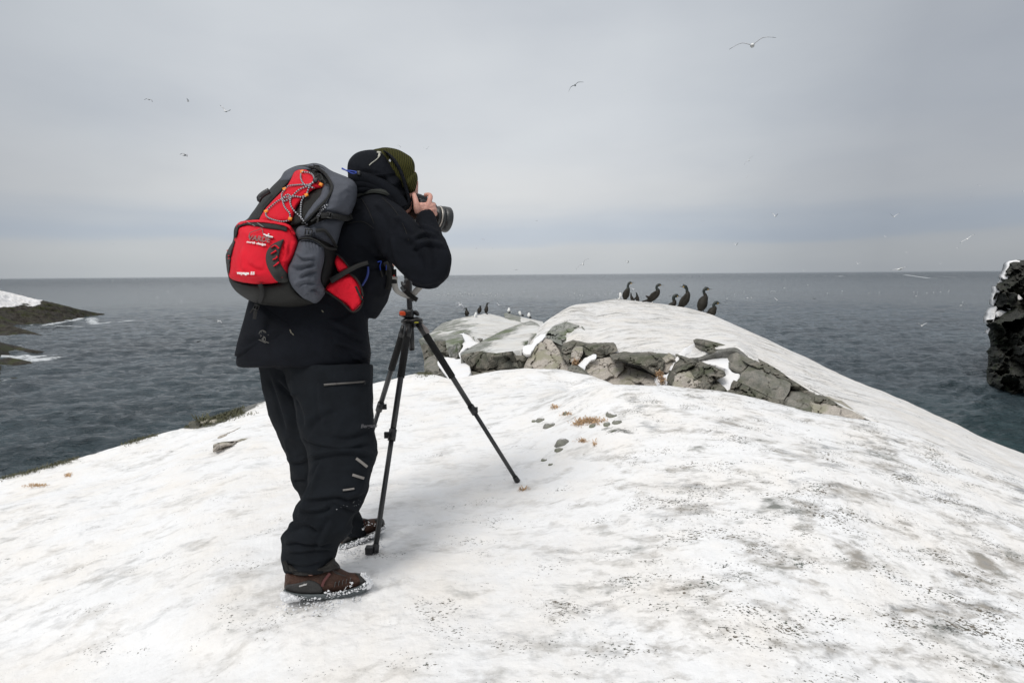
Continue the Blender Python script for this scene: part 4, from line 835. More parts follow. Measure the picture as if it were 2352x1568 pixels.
# --- body: head, neck, trunk, arms and hands as one surface
def hp(u, v, d): q = H((u, v))[0]; return (q[0], q[1], d)
hand = [psweep([hp(1180, 1300, 2.50), hp(1140, 1050, 2.49), hp(1150, 900, 2.475), hp(1160, 760, 2.465), hp(1200, 650, 2.475)], [.027, .026, .031, .039, .030], [.020, .018, .017, .017, .013], 14, 4),
        psweep([hp(1020, 860, 2.462), hp(975, 720, 2.452), hp(945, 590, 2.45), hp(915, 470, 2.46), hp(885, 372, 2.475)], [.017, .0165, .0125, .0115, .0095], None, 12, 4),
        psweep([hp(1010, 700, 2.46), hp(1130, 690, 2.46), hp(1230, 680, 2.465)], [.018, .017, .017], [.012, .012, .012], 10, 3),
        psweep([hp(1230, 760, 2.462), hp(1275, 640, 2.458), hp(1300, 520, 2.462), hp(1318, 430, 2.47), hp(1270, 385, 2.485), hp(1170, 392, 2.50)], [.014, .0125, .0112, .0108, .010, .0085], None, 12, 4),
        psweep([hp(1250, 760, 2.465), hp(1350, 690, 2.462), hp(1400, 650, 2.49), hp(1395, 640, 2.53), hp(1340, 640, 2.555)], [.014, .0125, .0115, .0105, .009], None, 12, 4),
        psweep([hp(1240, 830, 2.467), hp(1370, 780, 2.462), hp(1430, 770, 2.49), hp(1420, 770, 2.53), hp(1360, 770, 2.555)], [.014, .0125, .0115, .0105, .009], None, 12, 4),
        psweep([hp(1240, 900, 2.47), hp(1380, 870, 2.468), hp(1440, 880, 2.495), hp(1430, 880, 2.53), hp(1380, 870, 2.55)], [.013, .012, .0105, .0095, .008], None, 12, 4)]
hand2 = [psweep([(905, 560, 2.78), (940, 530, 2.76), (965, 512, 2.74)], [.026, .028, .034], [.02, .016, .015], 12, 4)]
for k, (dx_, dy_) in enumerate([(30, -16), (36, -8), (37, 1), (33, 9)]):
    hand2.append(psweep([(965, 508+k*4, 2.74), (965+dx_, 508+dy_+6, 2.725), (972+dx_, 500+dy_, 2.70)], [.012, .0105, .0085], None, 10, 4))
hand2.append(psweep([(955, 505, 2.745), (962, 485, 2.74), (972, 472, 2.735)], [.014, .012, .009], None, 10, 4))
head = [psweep([(898, 378, 2.56), (908, 400, 2.56), (914, 428, 2.56), (920, 455, 2.56), (924, 478, 2.56)], [.05, .088, .094, .08, .045], [.05, .072, .076, .066, .035], 24, 6),
        psweep([(938, 448, 2.56), (953, 462, 2.56), (949, 466, 2.56)], [.010, .014, .012], None, 10, 3), psweep([(925, 470, 2.56), (940, 478, 2.56), (946, 482, 2.56)], [.03, .02, .012], None, 12, 3),
        psweep([(936, 473, 2.56), (947, 474, 2.56)], [.014, .011], [.024, .018], 10, 3), psweep([(900, 428, 2.484), (903, 440, 2.478), (902, 450, 2.484)], [.017, .015, .009], [.008, .007, .006], 10, 3)]
trunk = [psweep([(915, 465, 2.56), (895, 490, 2.56), (870, 520, 2.56), (830, 580, 2.54), (780, 660, 2.52), (740, 760, 2.50), (735, 860, 2.5)], [.062, .062, .12, .16, .15, .15, .13], [.058, .06, .14, .18, .16, .15, .13], 20, 5),
         psweep([(860, 515, 2.44), (880, 520, 2.38), (930, 580, 2.34), (985, 630, 2.36)], [.07, .06, .048, .042], None, 14, 5), psweep([(985, 630, 2.36), (990, 570, 2.42), hp(1170, 1050, 2.49)], [.042, .036, .027], None, 14, 5),
         psweep([(870, 520, 2.68), (890, 570, 2.76), (905, 600, 2.80)], [.06, .048, .042], None, 12, 4), psweep([(905, 600, 2.80), (905, 575, 2.79), (925, 545, 2.77)], [.04, .034, .026], None, 12, 4),
         psweep([(735, 850, 2.44), (770, 980, 2.33), (785, 1060, 2.28), (745, 1200, 2.25), (705, 1310, 2.24)], [.085, .075, .06, .055, .04], None, 14, 5),
         psweep([(720, 850, 2.6), (730, 980, 2.66), (750, 1080, 2.7), (800, 1200, 2.74)], [.085, .075, .055, .04], None, 14, 5)]
body = shrink('body', hand+hand2+head+trunk, SKIN, person, .0034, 2)
def nails_knuckles(V, Nn): return .0006*fbm(V, 120, 3)
displace(body, nails_knuckles)

def creases(V, Nn, lines):
    rel = (V-CAMP) @ RMn; px = rel[:, 0]/-rel[:, 2]*F+1176; py = 784-rel[:, 1]/-rel[:, 2]*F
    face = np.clip(-((Nn @ RMn)*(rel/np.linalg.norm(rel, axis=1)[:, None])).sum(1)*2.5, 0, 1); h = np.zeros(len(V))
    for pts, w_, a_ in lines:
        pts = crom(np.array(pts, float), np.linspace(0, len(pts)-1, (len(pts)-1)*5+1)); best = np.full(len(V), 1e9); sg = np.zeros(len(V)); tt_ = np.zeros(len(V)); n = len(pts)-1
        for i in range(n):
            a, b_ = pts[i], pts[i+1]; d_ = b_-a; l = d_ @ d_+1e-9; t = np.clip(((px-a[0])*d_[0]+(py-a[1])*d_[1])/l, 0, 1)
            ex, ey = px-a[0]-t*d_[0], py-a[1]-t*d_[1]; q = np.hypot(ex, ey); k = q < best; best[k] = q[k]; sg[k] = np.sign(d_[0]*ey-d_[1]*ex)[k]; tt_[k] = ((i+t)/n)[k]
        s_ = best*sg; en = np.clip(np.minimum(tt_, 1-tt_)*5+.12, 0, 1)*face
        h += a_*en*(np.exp(-((s_+w_*.75)/w_)**2)-.95*np.exp(-((s_-w_*.35)/(w_*.5))**2))
    return h
# --- trousers
near = [(753, 838, 104, 2.44, .165), (766, 920, 91, 2.40, .145), (772, 982, 87, 2.36, .13), (784, 1030, 81, 2.33, .125), (786, 1052, 79, 2.31, .125), (783, 1077, 75, 2.30, .12), (777, 1111, 70, 2.285, .115), (765, 1143, 73, 2.275, .11),
        (754, 1167, 74, 2.27, .11), (744, 1184, 70, 2.26, .105), (742, 1198, 66, 2.26, .105), (727, 1225, 76, 2.25, .105), (714, 1248, 64, 2.25, .10), (711, 1268, 61, 2.25, .098), (707, 1284, 58, 2.25, .095), (700, 1303, 47, 2.24, .085), (698, 1314, 42, 2.24, .08)]
far = [(690, 820, 104, 2.60, .15), (690, 860, 93, 2.60, .14), (692, 909, 85, 2.61, .13), (700, 958, 81, 2.63, .12), (712, 1006, 71, 2.65, .115), (722, 1040, 66, 2.66, .11), (724, 1055, 66, 2.66, .11), (730, 1068, 64, 2.67, .11), (740, 1109, 66, 2.69, .11), (752, 1143, 62, 2.71, .10), (775, 1180, 52, 2.73, .09), (800, 1215, 40, 2.75, .07), (806, 1235, 34, 2.75, .06)]
rolls = []
TCR = [([(695, 1005), (730, 1022), (790, 1030), (850, 1018)], 7, .010), ([(712, 1056), (745, 1046), (800, 1040), (858, 1052)], 8, .016), ([(735, 1062), (725, 1080), (712, 1120)], 7, .010), ([(696, 1150), (735, 1146), (775, 1140), (800, 1146), (838, 1132)], 8, .014),
       ([(684, 1172), (715, 1176), (745, 1170), (760, 1160)], 7, .014), ([(760, 1150), (800, 1168), (825, 1176)], 7, .010), ([(660, 1218), (690, 1206), (715, 1208), (735, 1222)], 8, .015), ([(655, 1250), (680, 1244), (710, 1250), (760, 1246)], 7, .012),
       ([(660, 1268), (690, 1268), (730, 1262), (768, 1262)], 6, .009), ([(655, 1292), (700, 1298), (745, 1286)], 6, .008), ([(760, 1190), (742, 1220), (725, 1260)], 9, .008), ([(700, 1190), (715, 1208), (730, 1220)], 5, .008),
       ([(668, 900), (690, 930), (705, 980)], 14, .012), ([(700, 1000), (730, 960), (770, 940)], 12, .008), ([(760, 1000), (800, 1005), (850, 985)], 10, .008), ([(728, 880), (732, 930), (740, 980)], 8, .005), ([(620, 860), (640, 920), (660, 990)], 12, .010), ([(640, 870), (665, 900), (680, 915)], 10, .012),
       ([(655, 1060), (690, 1062), (712, 1050)], 6, .008), ([(672, 1105), (690, 1100), (705, 1102)], 6, .007)]
trou = shrink('trousers', [hsec(near, sub=4), hsec(far, sub=4)]+rolls, TROU, person, .0056, 3)
def trf(V, Nn):
    z = V[:, 2]; low = sstep(CZ-.55, CZ-.85, z)
    return folds(V, Nn, (1, .1, .35), 9, .006, seed=3)*(.5+low*1.1)+folds(V, Nn, (.1, 0, 1), 7, .004, seed=11)*(1-low)+.0006*fbm(V, 60, 2)
displace(trou, trf); displace(trou, lambda V, Nn: creases(V, Nn, TCR)); modded(trou, [('SMOOTH', dict(factor=.5, iterations=1))])
# --- boots
M_BOOT = simple('brown_leather', (.060, .028, .018), .68, .6, 160, var=.3, vscale=40, spec=.35)
M_BOOTD = simple('boot_rubber_black', (.028, .027, .026), .6, .4, 200, var=.25, vscale=40)
M_SOLE = simple('grey_sole', (.10, .115, .12), .7, .5, 150, var=.2, vscale=40)
def boot(polyU, polyS, polyR, polyT, base, laces, dark):
    g_ = empty('boot', P(polyU[0][0]+60, polyU[0][1]+60, base(polyU[0][0], polyU[0][1])))
    g_.parent = person; g_.location = Vector(g_.location)-person.location
    return g_
def bootparts(up, sole, heel, toe, base, tongue):
    b = puff('boot', up, base, M_BOOT, person, t=.052, back=.052, wd=26, step=2.6, namp=.004, nscale=22)
    puff('sole', sole, lambda x, y: base(x, y), M_SOLE, b, t=.060, back=.060, wd=5, step=2.2, namp=.004, nscale=30)
    puff('rubber_rand', heel, lambda x, y: base(x, y)-.042, M_BOOTD, b, t=.014, back=.02, wd=9, step=2.2, namp=.002, nscale=40)
    puff('toe_cap', toe, lambda x, y: base(x, y)-.026, M_BOOTD, b, t=.022, back=.06, wd=10, step=2.2, namp=.002, nscale=40)
    puff('tongue', tongue, lambda x, y: base(x, y)-.01, M_BOOTD, b, t=.05, back=.05, wd=12, step=2.4, namp=.006, nscale=30, ridge=True)
    return b
bb = idepth([(655, 1340, 2.235), (840, 1335, 2.30), (740, 1290, 2.25)])
b1_ = bootparts(K3((228, 1210), (300, 1200), (420, 1215), (560, 1180), (640, 1150), (690, 1165), (770, 1205), (860, 1215), (925, 1245), (950, 1290), (900, 1340), (800, 1375), (640, 1400), (420, 1410), (300, 1395), (218, 1365), (215, 1280)),
         K3((212, 1352), (300, 1378), (420, 1388), (560, 1385), (700, 1368), (840, 1325), (930, 1280), (965, 1300), (955, 1345), (880, 1400), (720, 1440), (560, 1452), (400, 1452), (290, 1425), (215, 1400)),
         K3((225, 1320), (330, 1290), (440, 1270), (520, 1300), (550, 1350), (540, 1390), (420, 1398), (300, 1390), (225, 1365)), K3((830, 1215), (900, 1222), (950, 1262), (955, 1300), (890, 1335), (850, 1300), (850, 1250)), bb,
         K3((285, 1215), (420, 1150), (600, 1090), (650, 1100), (700, 1165), (640, 1200), (520, 1225), (400, 1245), (320, 1240)))
fb = idepth([(782, 1250, 2.73), (880, 1210, 2.80), (820, 1200, 2.76)])
b2_ = bootparts(K3((700, 960), (740, 860), (800, 770), (840, 720), (900, 745), (980, 740), (1060, 735), (1085, 770), (1080, 810), (1000, 850), (900, 890), (780, 930), (700, 985)),
         K3((690, 965), (780, 935), (900, 890), (1000, 855), (1080, 800), (1085, 830), (1020, 885), (900, 930), (790, 975), (700, 1008)),
         K3((720, 930), (760, 870), (830, 880), (850, 900), (790, 930), (730, 955)), K3((1000, 745), (1060, 738), (1085, 775), (1075, 810), (1030, 830), (1010, 790)), fb,
         K3((780, 780), (830, 705), (880, 730), (950, 750), (900, 775), (840, 790)))
def stripc(name, pts, w, mat, parent, base, thick=.002): return band(name, pts, w, base, mat, parent, thick, .002, 4)
stripc('lace_panel', K3((610, 1215), (560, 1280), (540, 1330)), 6, simple('boot_dark_red', (.10, .03, .028), .7), b1_, lambda x, y: bb(x, y)-.054)
for i in range(3): stripc('lace', K3((630+i*26, 1180+i*12), (660+i*26, 1215+i*8), (700+i*25, 1225+i*6)), 1.6, M_BOOTD, b1_, lambda x, y: bb(x, y)-.055)
for i in range(3): stripc('lace', K3((850+i*30, 735+i*4), (850+i*28, 770+i*2)), 1.6, simple('boot_dark_red', (.10, .03, .028), .7), b2_, lambda x, y: fb(x, y)-.052)
for i in range(5): stripc('seam', K3((650+i*33, 1335-i*9), (655+i*33, 1300-i*9), (662+i*33, 1290-i*9)), 1.0, M_SOLE, b1_, lambda x, y: bb(x, y)-.056)
text_px('boot_lettering', 'condor', *K3((373, 1318))[0], 6.5, -16, lambda x, y: bb(x, y)-.064, simple('white_print', (.75, .74, .72), .6), b1_, shear=.25, lift=.003, bold=.02)
# --- gaiters and trouser details
TB = lambda dd: (lambda x, y: np.full(np.shape(x), float(dd)))
puff('gaiter', K3((225, 1120), (330, 1140), (450, 1150), (560, 1130), (640, 1075), (660, 1110), (690, 1160), (600, 1190), (480, 1225), (360, 1240), (270, 1225), (230, 1195)), 2.235, BLK, person, t=.075, back=.07, wd=26, step=2.6, namp=.010, nscale=26, ridge=True, nst=(1.6, 1, .6))
class Surf:
    """front surface of a finished part, looked up in the picture plane by nearest vertices (depth)"""
    def __init__(s, *objs):
        Q = []
        for o in objs:
            V, Nn = vn(o.data); V = V+np.array(wloc(o)); rel = (V-CAMP) @ RMn; d = -rel[:, 2]
            k = ((Nn @ RMn)*(rel/np.linalg.norm(rel, axis=1)[:, None])).sum(1) < .1
            Q.append(np.c_[rel[:, 0]/d*F+1176, 784-rel[:, 1]/d*F, d][k])
        s.Q = np.vstack(Q)
    def __call__(s, x, y):
        x = np.atleast_1d(np.asarray(x, float)); y = np.atleast_1d(np.asarray(y, float)); sh = np.broadcast(x, y).shape
        x = np.broadcast_to(x, sh).ravel(); y = np.broadcast_to(y, sh).ravel(); out = np.empty(len(x)); Q = s.Q
        for i in range(0, len(x), 64):
            D = (Q[None, :, 0]-x[i:i+64, None])**2+(Q[None, :, 1]-y[i:i+64, None])**2
            D = np.where(D < 16, 0, D)+(Q[None, :, 2]-2)*1.0; out[i:i+64] = Q[np.argmin(D, 1), 2]
        r = out.reshape(sh); return r if r.size > 1 else r
ST = Surf(trou)
def ssm(S, pts, n=4):
    """smoothed depth field along picture points"""
    c = [(x, y, float(S(x, y)[0])) for x, y in pts]; 
    return idepth(c) if len(c) > 3 else idepth(c)
zp = K2((1040, 797), (1150, 788), (1290, 778), (1430, 765)); band('pocket_zip', zp, [5, 4.5, 4, 4], ssm(ST, zp), simple('zip_tape', (.055, .05, .045), .5), trou, .003, .004)
zq = K2((1420, 750), (1430, 790)); band('zip_pull', zq, 5, ssm(ST, zp), PLAST, trou, .005, .006)
for pl in ((K3((838, 215), (885, 250), (935, 290))), (K3((805, 358), (850, 372), (908, 390))), (K3((722, 492), (770, 486), (822, 478)))):
    band('reflective_strip', pl, 6.2 if pl[0][1] < 1095 else 4.2, ssm(ST, pl), GREYP, trou, .002, .003)
band('cuff_strap', K3((205, 1110), (225, 1150), (235, 1195)), 9, TB(2.185), BLK, trou, .004, .004)
text_px('thigh_lettering', 'Bergans', *K2((1462, 1183))[0], 12, -3, ssm(ST, K2((1420, 1160), (1460, 1185), (1500, 1200), (1440, 1200))), simple('thigh_grey', (.10, .095, .10), .6), trou, shear=.3, lift=.010, bold=.02)

# --- jacket
tors = [(695, 842, 150, 2.50, .215), (696, 826, 154, 2.50, .225), (700, 780, 148, 2.50, .225), (704, 740, 141, 2.50, .22), (712, 690, 134, 2.50, .21), (735, 640, 128, 2.50, .205), (770, 590, 118, 2.50, .20), (805, 540, 100, 2.50, .205), (838, 500, 78, 2.51, .20), (852, 470, 62, 2.52, .17), (862, 452, 50, 2.54, .13), (872, 442, 34, 2.55, .10)]
jk = [hsec(tors, 44, 5),
      psweep([(852, 560, 2.50), (858, 620, 2.50), (856, 680, 2.50), (846, 728, 2.5)], [.075, .082, .062, .03], [.14, .15, .13, .06], 18, 5),
      # right sleeve, upper arm then forearm
      psweep([(840, 510, 2.46), (880, 512, 2.40), (925, 555, 2.34), (962, 602, 2.33), (975, 622, 2.34)], [.085, .098, .092, .080, .075], [.09, .095, .085, .075, .07], 20, 5),
      psweep([(955, 615, 2.34), (985, 618, 2.345), (998, 596, 2.36), (992, 560, 2.39), (984, 528, 2.43), (979, 505, 2.46), (976, 496, 2.47)], [.074, .080, .068, .057, .048, .044, .040], [.07, .075, .064, .056, .048, .044, .04], 20, 5),
      # left sleeve beyond
      psweep([(850, 510, 2.64), (880, 545, 2.75), (900, 590, 2.82)], [.09, .085, .075], None, 16, 4), psweep([(900, 590, 2.82), (900, 585, 2.82), (915, 560, 2.80), (930, 542, 2.78)], [.075, .07, .055, .045], None, 16, 4)]
jrolls = []
JCR = [([(950, 552), (975, 540), (1005, 548)], 6, .009), ([(945, 575), (980, 562), (1018, 570)], 7, .010), ([(925, 548), (950, 560), (975, 590), (985, 620)], 9, .012), ([(940, 645), (975, 656), (1010, 646)], 7, .006), ([(895, 545), (905, 590), (925, 630)], 9, .012),
       ([(905, 500), (930, 520), (950, 545)], 7, .008), ([(860, 470), (890, 500), (900, 530)], 8, .007), ([(820, 560), (860, 585), (890, 590)], 9, .007), ([(805, 600), (850, 615), (890, 608)], 8, .010), ([(960, 520), (985, 528), (1008, 540)], 5, .006)]
SCR = [([(740, 735), (790, 760), (843, 790)], 9, .012), ([(760, 790), (800, 800), (846, 830)], 8, .010), ([(780, 840), (815, 828), (848, 826)], 6, .007), ([(600, 800), (640, 812), (680, 840)], 12, .010), ([(560, 790), (600, 775), (640, 790)], 12, .009), ([(690, 720), (700, 780), (705, 845)], 16, .008), ([(548, 812), (600, 818), (660, 842), (740, 848), (840, 845)], 2.5, .0035)]
jacket = shrink('jacket', jk+jrolls, NAVY, person, .0062, 4)
def jf(V, Nn):
    rel = (V-CAMP) @ RMn; px = rel[:, 0]/-rel[:, 2]*F+1176
    arm = sstep(880, 930, px)
    return folds(V, Nn, (.8, 0, -.5), 8, .006, seed=5)*(1-arm*.2)+folds(V, Nn, (.9, 0, -.25), 13, .0045, seed=15)*arm+.0005*fbm(V, 50, 2)
displace(jacket, jf); displace(jacket, lambda V, Nn: creases(V, Nn, JCR))
# hem trim: slanted hem flap left side is part of the skirt; dropped tail
SJ = Surf(jacket)
hemp = [(540, 818), (590, 829), (650, 850), (734, 856), (819, 852), (846, 847)]
puff('jacket_skirt', [(571, 690), (640, 660), (760, 660), (838, 700), (846, 760), (852, 812), (848, 848), (819, 853), (734, 857), (651, 853), (614, 838), (588, 827), (560, 824), (538, 817), (545, 785), (558, 740)], 2.47, NAVY, jacket, t=.20, back=.20, wd=150, step=3.4, smooth=False, namp=.018, nscale=4, nst=(1, 1, .4), ridge=False)
_sk = bpy.data.objects['jacket_skirt']; displace(_sk, lambda V, Nn: creases(V, Nn, SCR))
SJ2 = Surf(bpy.data.objects['jacket_skirt'], jacket)
# printed line figure of a skier on the tail of the jacket
cx_, cy_ = K2((475, 345))[0]; M_PR = simple('grey_print', (.16, .155, .14), .6); jb = ssm(SJ2, [(590, 755), (625, 755), (605, 790), (620, 790)])
fig = [((430, 320), (440, 296), (465, 285), (490, 296), (497, 318)), ((440, 330), (470, 310), (495, 322), (520, 328)), ((445, 345), (460, 325), (480, 350), (462, 372)), ((480, 345), (470, 330), (490, 335)), ((462, 372), (470, 350), (488, 352), (490, 380)), ((428, 372), (460, 385), (492, 404)), ((455, 365), (490, 390), (522, 402)), ((450, 300), (470, 330)), ((470, 290), (485, 310))]
sk = [psweep([(*K2(q)[0], float(jb(*K2(q)[0]))-.008) for q in l], .0011, None, 5, 3) for l in fig]
v, f = join(*sk); mk('skier_print', v, f, M_PR, jacket)
# cuff of the sleeve, waist zips, blue trims
puff('sleeve_cuff', H((950, 910), (1010, 875), (1100, 858), (1220, 870), (1320, 930), (1400, 1010), (1460, 1080), (1440, 1150), (1330, 1120), (1180, 1090), (1050, 1060), (985, 1000)), 2.47, BLK, jacket, t=.055, back=.045, wd=22, step=2.4, namp=.003, nscale=30)
zb = K1((1300, 1120), (1300, 1170), (1285, 1220), (1250, 1280)); band('blue_zip', zb, [4, 5, 5, 4], ssm(SJ, zb), simple('dull_blue', (.02, .04, .20), .6), jacket, .003, .012)
for a in (K1((1380, 1080), (1410, 1075), (1400, 1110), (1405, 1150)), K1((1440, 1080), (1452, 1110), (1450, 1150))): band('blue_zip', a, 2.4, ssm(SJ, K1((1380, 1080), (1410, 1150), (1450, 1150), (1440, 1080))), BLUE, jacket, .003, .012)
for a in (K1((1405, 1150), (1420, 1205)), K1((1450, 1150), (1450, 1190))): band('zip_pull', a, 3.5, ssm(SJ, K1((1380, 1080), (1410, 1150), (1450, 1150), (1440, 1080))), BLK, jacket, .004, .015)
for a in (((1240, 540), (1300, 640), (1350, 760)), ((1420, 540), (1520, 640), (1600, 780), (1640, 900)), ((1120, 760), (1250, 740), (1350, 800))):
    pt = K1(*a); 
    if len(pt) > 2: band('seam', pt, 1.1, ssm(SJ, pt), BLK, jacket, .001, .002)
# light stains on the cloth
M_ST = simple('stain', (.14, .13, .10), .8, var=.3)
for (a, b_, l_) in ((725, 295, 9), (745, 320, 5), (1025, 105, 5)):
    x_, y_ = K2((a, b_))[0]; puff('stain', [(x_-2, y_-l_*.5), (x_+1, y_-l_*.4), (x_+3.5, y_+l_*.5), (x_, y_+l_*.3)], float(SJ2(x_, y_)[0])-.002, M_ST, jacket, t=.001, back=.001, step=1.2)
# --- hood and collar
hoodp = K1((1128, 262), (1150, 210), (1200, 165), (1270, 143), (1350, 138), (1425, 150), (1490, 190), (1540, 250), (1580, 320), (1605, 390), (1622, 450), (1645, 530), (1650, 600), (1620, 620), (1560, 590), (1480, 530), (1380, 480), (1250, 450), (1170, 400), (1130, 340))
hood = puff('hood', hoodp, 2.55, NAVY, person, t=.135, back=.12, wd=62, step=3, namp=.010, nscale=9, nst=(1.3, 1, .8), extra=lambda x, y: .008*np.sin((x*.5+y)*.16)*(y > 400))
puff('hood_edge', K1((1425, 150), (1450, 150), (1520, 205), (1570, 280), (1605, 360), (1630, 440), (1655, 540), (1660, 600), (1640, 620), (1625, 540), (1600, 450), (1570, 350), (1520, 260), (1470, 190)), 2.47, NAVY, hood, t=.045, back=.05, wd=9, step=2.4, namp=.003, nscale=20)
for a, r_ in ((((1150, 400), (1260, 385), (1400, 430), (1520, 520), (1600, 640)), .030), (((1180, 440), (1280, 430), (1400, 470), (1500, 545), (1570, 640)), .026), (((1200, 480), (1330, 470), (1450, 520), (1530, 600)), .02)):
    pt = K1(*a); v, f = psweep([(x, y, 2.44+i*.002) for i, (x, y) in enumerate(pt)], r_, r_*1.3, 12, 6); o = mk('collar_fold', v, f, NAVY, person); displace(o, lambda V, Nn: .004*fbm(V, 18, 3))
SH = Surf(hood)
for a in (((1080, 292), (1130, 320), (1180, 340), (1220, 325)), ((1080, 298), (1120, 312), (1170, 318), (1225, 330))):
    pt = K1(*a); v, f = psweep([(x, y, 2.425-.004*i) for i, (x, y) in enumerate(pt)], .0028, None, 7, 5); mk('hood_cord', v, f, BLUE, hood)
puff('cord_toggle', K1((1205, 318), (1235, 318), (1238, 352), (1210, 355)), 2.405, PLAST, hood, t=.008, back=.01, step=1.5, wd=3)
for l, r_ in ((((1390, 158), (1400, 185), (1370, 220), (1330, 250), (1310, 270)), .0022), (((1380, 160), (1405, 165)), .0055), (((1395, 170), (1388, 200)), .004)):
    pt = K1(*l); q = ssm(SH, K1((1390, 158), (1400, 185), (1340, 240), (1310, 270))); v, f = psweep([(x, y, float(q(x, y))-.001) for x, y in pt], r_, None, 6, 4); mk('white_dropping', v, f, simple('dropping', (.45, .44, .38), .8), hood)
x_, y_ = K1((1484, 230))[0]; puff('snow_fleck', [(x_-3, y_), (x_, y_-4), (x_+3, y_+2), (x_, y_+4)], float(SH(x_, y_)[0])-.002, SNOWC, hood, t=.003, back=.002, step=1.3)
# --- knitted hat
m, nt, b = newmat('olive_knit'); M_HAT = m
tc = N(nt, 'ShaderNodeTexCoord'); wv_ = N(nt, 'ShaderNodeTexWave'); wv_.wave_type = 'BANDS'; wv_.bands_direction = 'X'; wv_.inputs['Scale'].default_value = 46; wv_.inputs['Distortion'].default_value = 1.2; wv_.inputs['Detail'].default_value = 1
mo = mapping(nt, tc.outputs['Object'], rot=(0, R(10), 0)); L(nt, mo, wv_.inputs[0])
L(nt, mix(nt, wv_.outputs['Fac'], (.034, .034, .009), (.076, .073, .018)), b.inputs['Base Color']); b.inputs['Roughness'].default_value = .95; b.inputs['Specular IOR Level'].default_value = .15
bn = N(nt, 'ShaderNodeBump'); bn.inputs['Strength'].default_value = .9; bn.inputs['Distance'].default_value = .006; L(nt, mathn(nt, 'ADD', wv_.outputs['Fac'], mathn(nt, 'MULTIPLY', noise(nt, tc.outputs['Object'], 350, 2), .7)), bn.inputs['Height']); L(nt, bn.outputs[0], b.inputs['Normal'])
hat = puff('knitted_hat', K1((1300, 180), (1340, 140), (1390, 126), (1440, 118), (1500, 124), (1560, 140), (1620, 172), (1665, 205), (1690, 255), (1694, 320), (1700, 400), (1680, 480), (1600, 500), (1500, 480), (1400, 420), (1320, 300)), 2.56, M_HAT, person, t=.10, back=.10, wd=52, step=3, namp=.003, nscale=14)
puff('hat_brim', K1((1585, 352), (1640, 335), (1692, 322), (1712, 345), (1718, 390), (1712, 440), (1698, 490), (1665, 516), (1635, 516), (1615, 500), (1570, 480), (1540, 420)), 2.56, M_HAT, hat, t=.106, back=.106, wd=36, step=2.6, namp=.002, nscale=14)
# --- snow stuck on the boots and knees: small clumps
V = []; Fc = []; lr = random.Random(11)
def clump(V, Fc, p, r, lr):
    k = len(V); 
    for i in range(6):
        d_ = [(1, 0, 0), (-1, 0, 0), (0, 1, 0), (0, -1, 0), (0, 0, 1), (0, 0, -1)][i]; V.append(np.array(p)+np.array(d_)*r*lr.uniform(.6, 1.3)*np.array((1.2, 1, .8)))
    for q in ((0, 2, 4), (2, 1, 4), (1, 3, 4), (3, 0, 4), (2, 0, 5), (1, 2, 5), (3, 1, 5), (0, 3, 5)): Fc.append(tuple(k+i for i in q))
def clumps(name, pts, n, sp, rng_, parent, base, seed):
    V = []; Fc = []; lr = random.Random(seed)
    for i in range(n):
        t = lr.random()*(len(pts)-1); a = int(t); f = t-a; x = pts[a][0]*(1-f)+pts[a+1][0]*f+lr.gauss(0, sp); y = pts[a][1]*(1-f)+pts[a+1][1]*f+lr.gauss(0, sp*.6)
        r = lr.uniform(*rng_)*(1 if lr.random() < .9 else 1.8); clump(V, Fc, P(x, y, float(base(x, y))-lr.uniform(.0, .012)), r, lr)
    return tag(mk(name, V, Fc, SNOWC, parent), kind='stuff')
clumps('stuck_snow', K3((200, 1380), (230, 1430), (300, 1450), (340, 1420)), 90, 5.5, (.0015, .0045), b1_, lambda x, y: bb(x, y)-.06, 1)
clumps('stuck_snow', K3((340, 1440), (560, 1440), (700, 1400), (860, 1360), (960, 1290), (930, 1230), (880, 1215)), 120, 3.4, (.0015, .004), b1_, lambda x, y: bb(x, y)-.06, 2)
clumps('stuck_snow', K3((560, 1370), (620, 1400), (700, 1380), (840, 1290)), 60, 4, (.0015, .004), b1_, lambda x, y: bb(x, y)-.064, 3)
clumps('stuck_snow', K3((700, 990), (800, 975), (900, 920), (1020, 880), (1090, 810)), 220, 3.6, (.002, .006), b2_, lambda x, y: fb(x, y)-.06, 4)
clumps('stuck_snow', K3((800, 850), (860, 830), (960, 790), (1020, 770)), 40, 7, (.0015, .0035), b2_, lambda x, y: fb(x, y)-.055, 5)
q = ssm(ST, K3((690, 650), (790, 640), (830, 590), (880, 590), (740, 560))); clumps('stuck_snow', K3((685, 650), (790, 640), (830, 590), (880, 592)), 12, 6, (.0005, .0014), trou, lambda x, y: float(q(x, y))-.004, 6)
puff('snow_lump', K3((172, 1400), (195, 1372), (250, 1378), (300, 1395), (345, 1430), (352, 1458), (290, 1468), (230, 1478), (185, 1450)), lambda x, y: bb(x, y)-.03, SNOWC, b1_, t=.045, back=.03, wd=8, step=1.8, namp=.018, nscale=45)
puff('snow_lump', K3((870, 1230), (920, 1225), (970, 1270), (985, 1300), (960, 1350), (900, 1370), (880, 1340), (925, 1300)), lambda x, y: bb(x, y)-.03, SNOWC, b1_, t=.035, back=.03, wd=6, step=1.8, namp=.018, nscale=45)
# trodden snow round the boots
V = []; Fc = []; lr = random.Random(21)
for i in range(360):
    t = lr.random(); x, y = (645+t*235+lr.gauss(0, 16), 1384-22*t*t+abs(lr.gauss(0, 15))) if lr.random() < .6 else (775+lr.random()*110, 1268-lr.random()*30+abs(lr.gauss(0, 14)))
    p, d_ = ground_at(x, y) if i < 0 else (P(x, y, DZ(x, y, -1.262)), 0); clump(V, Fc, p, lr.uniform(.0015, .0055), lr)
tag(mk('loose_snow', V, Fc, SNOWC), 'loose trodden snow crumbs round the boots', 'snow', kind='stuff')

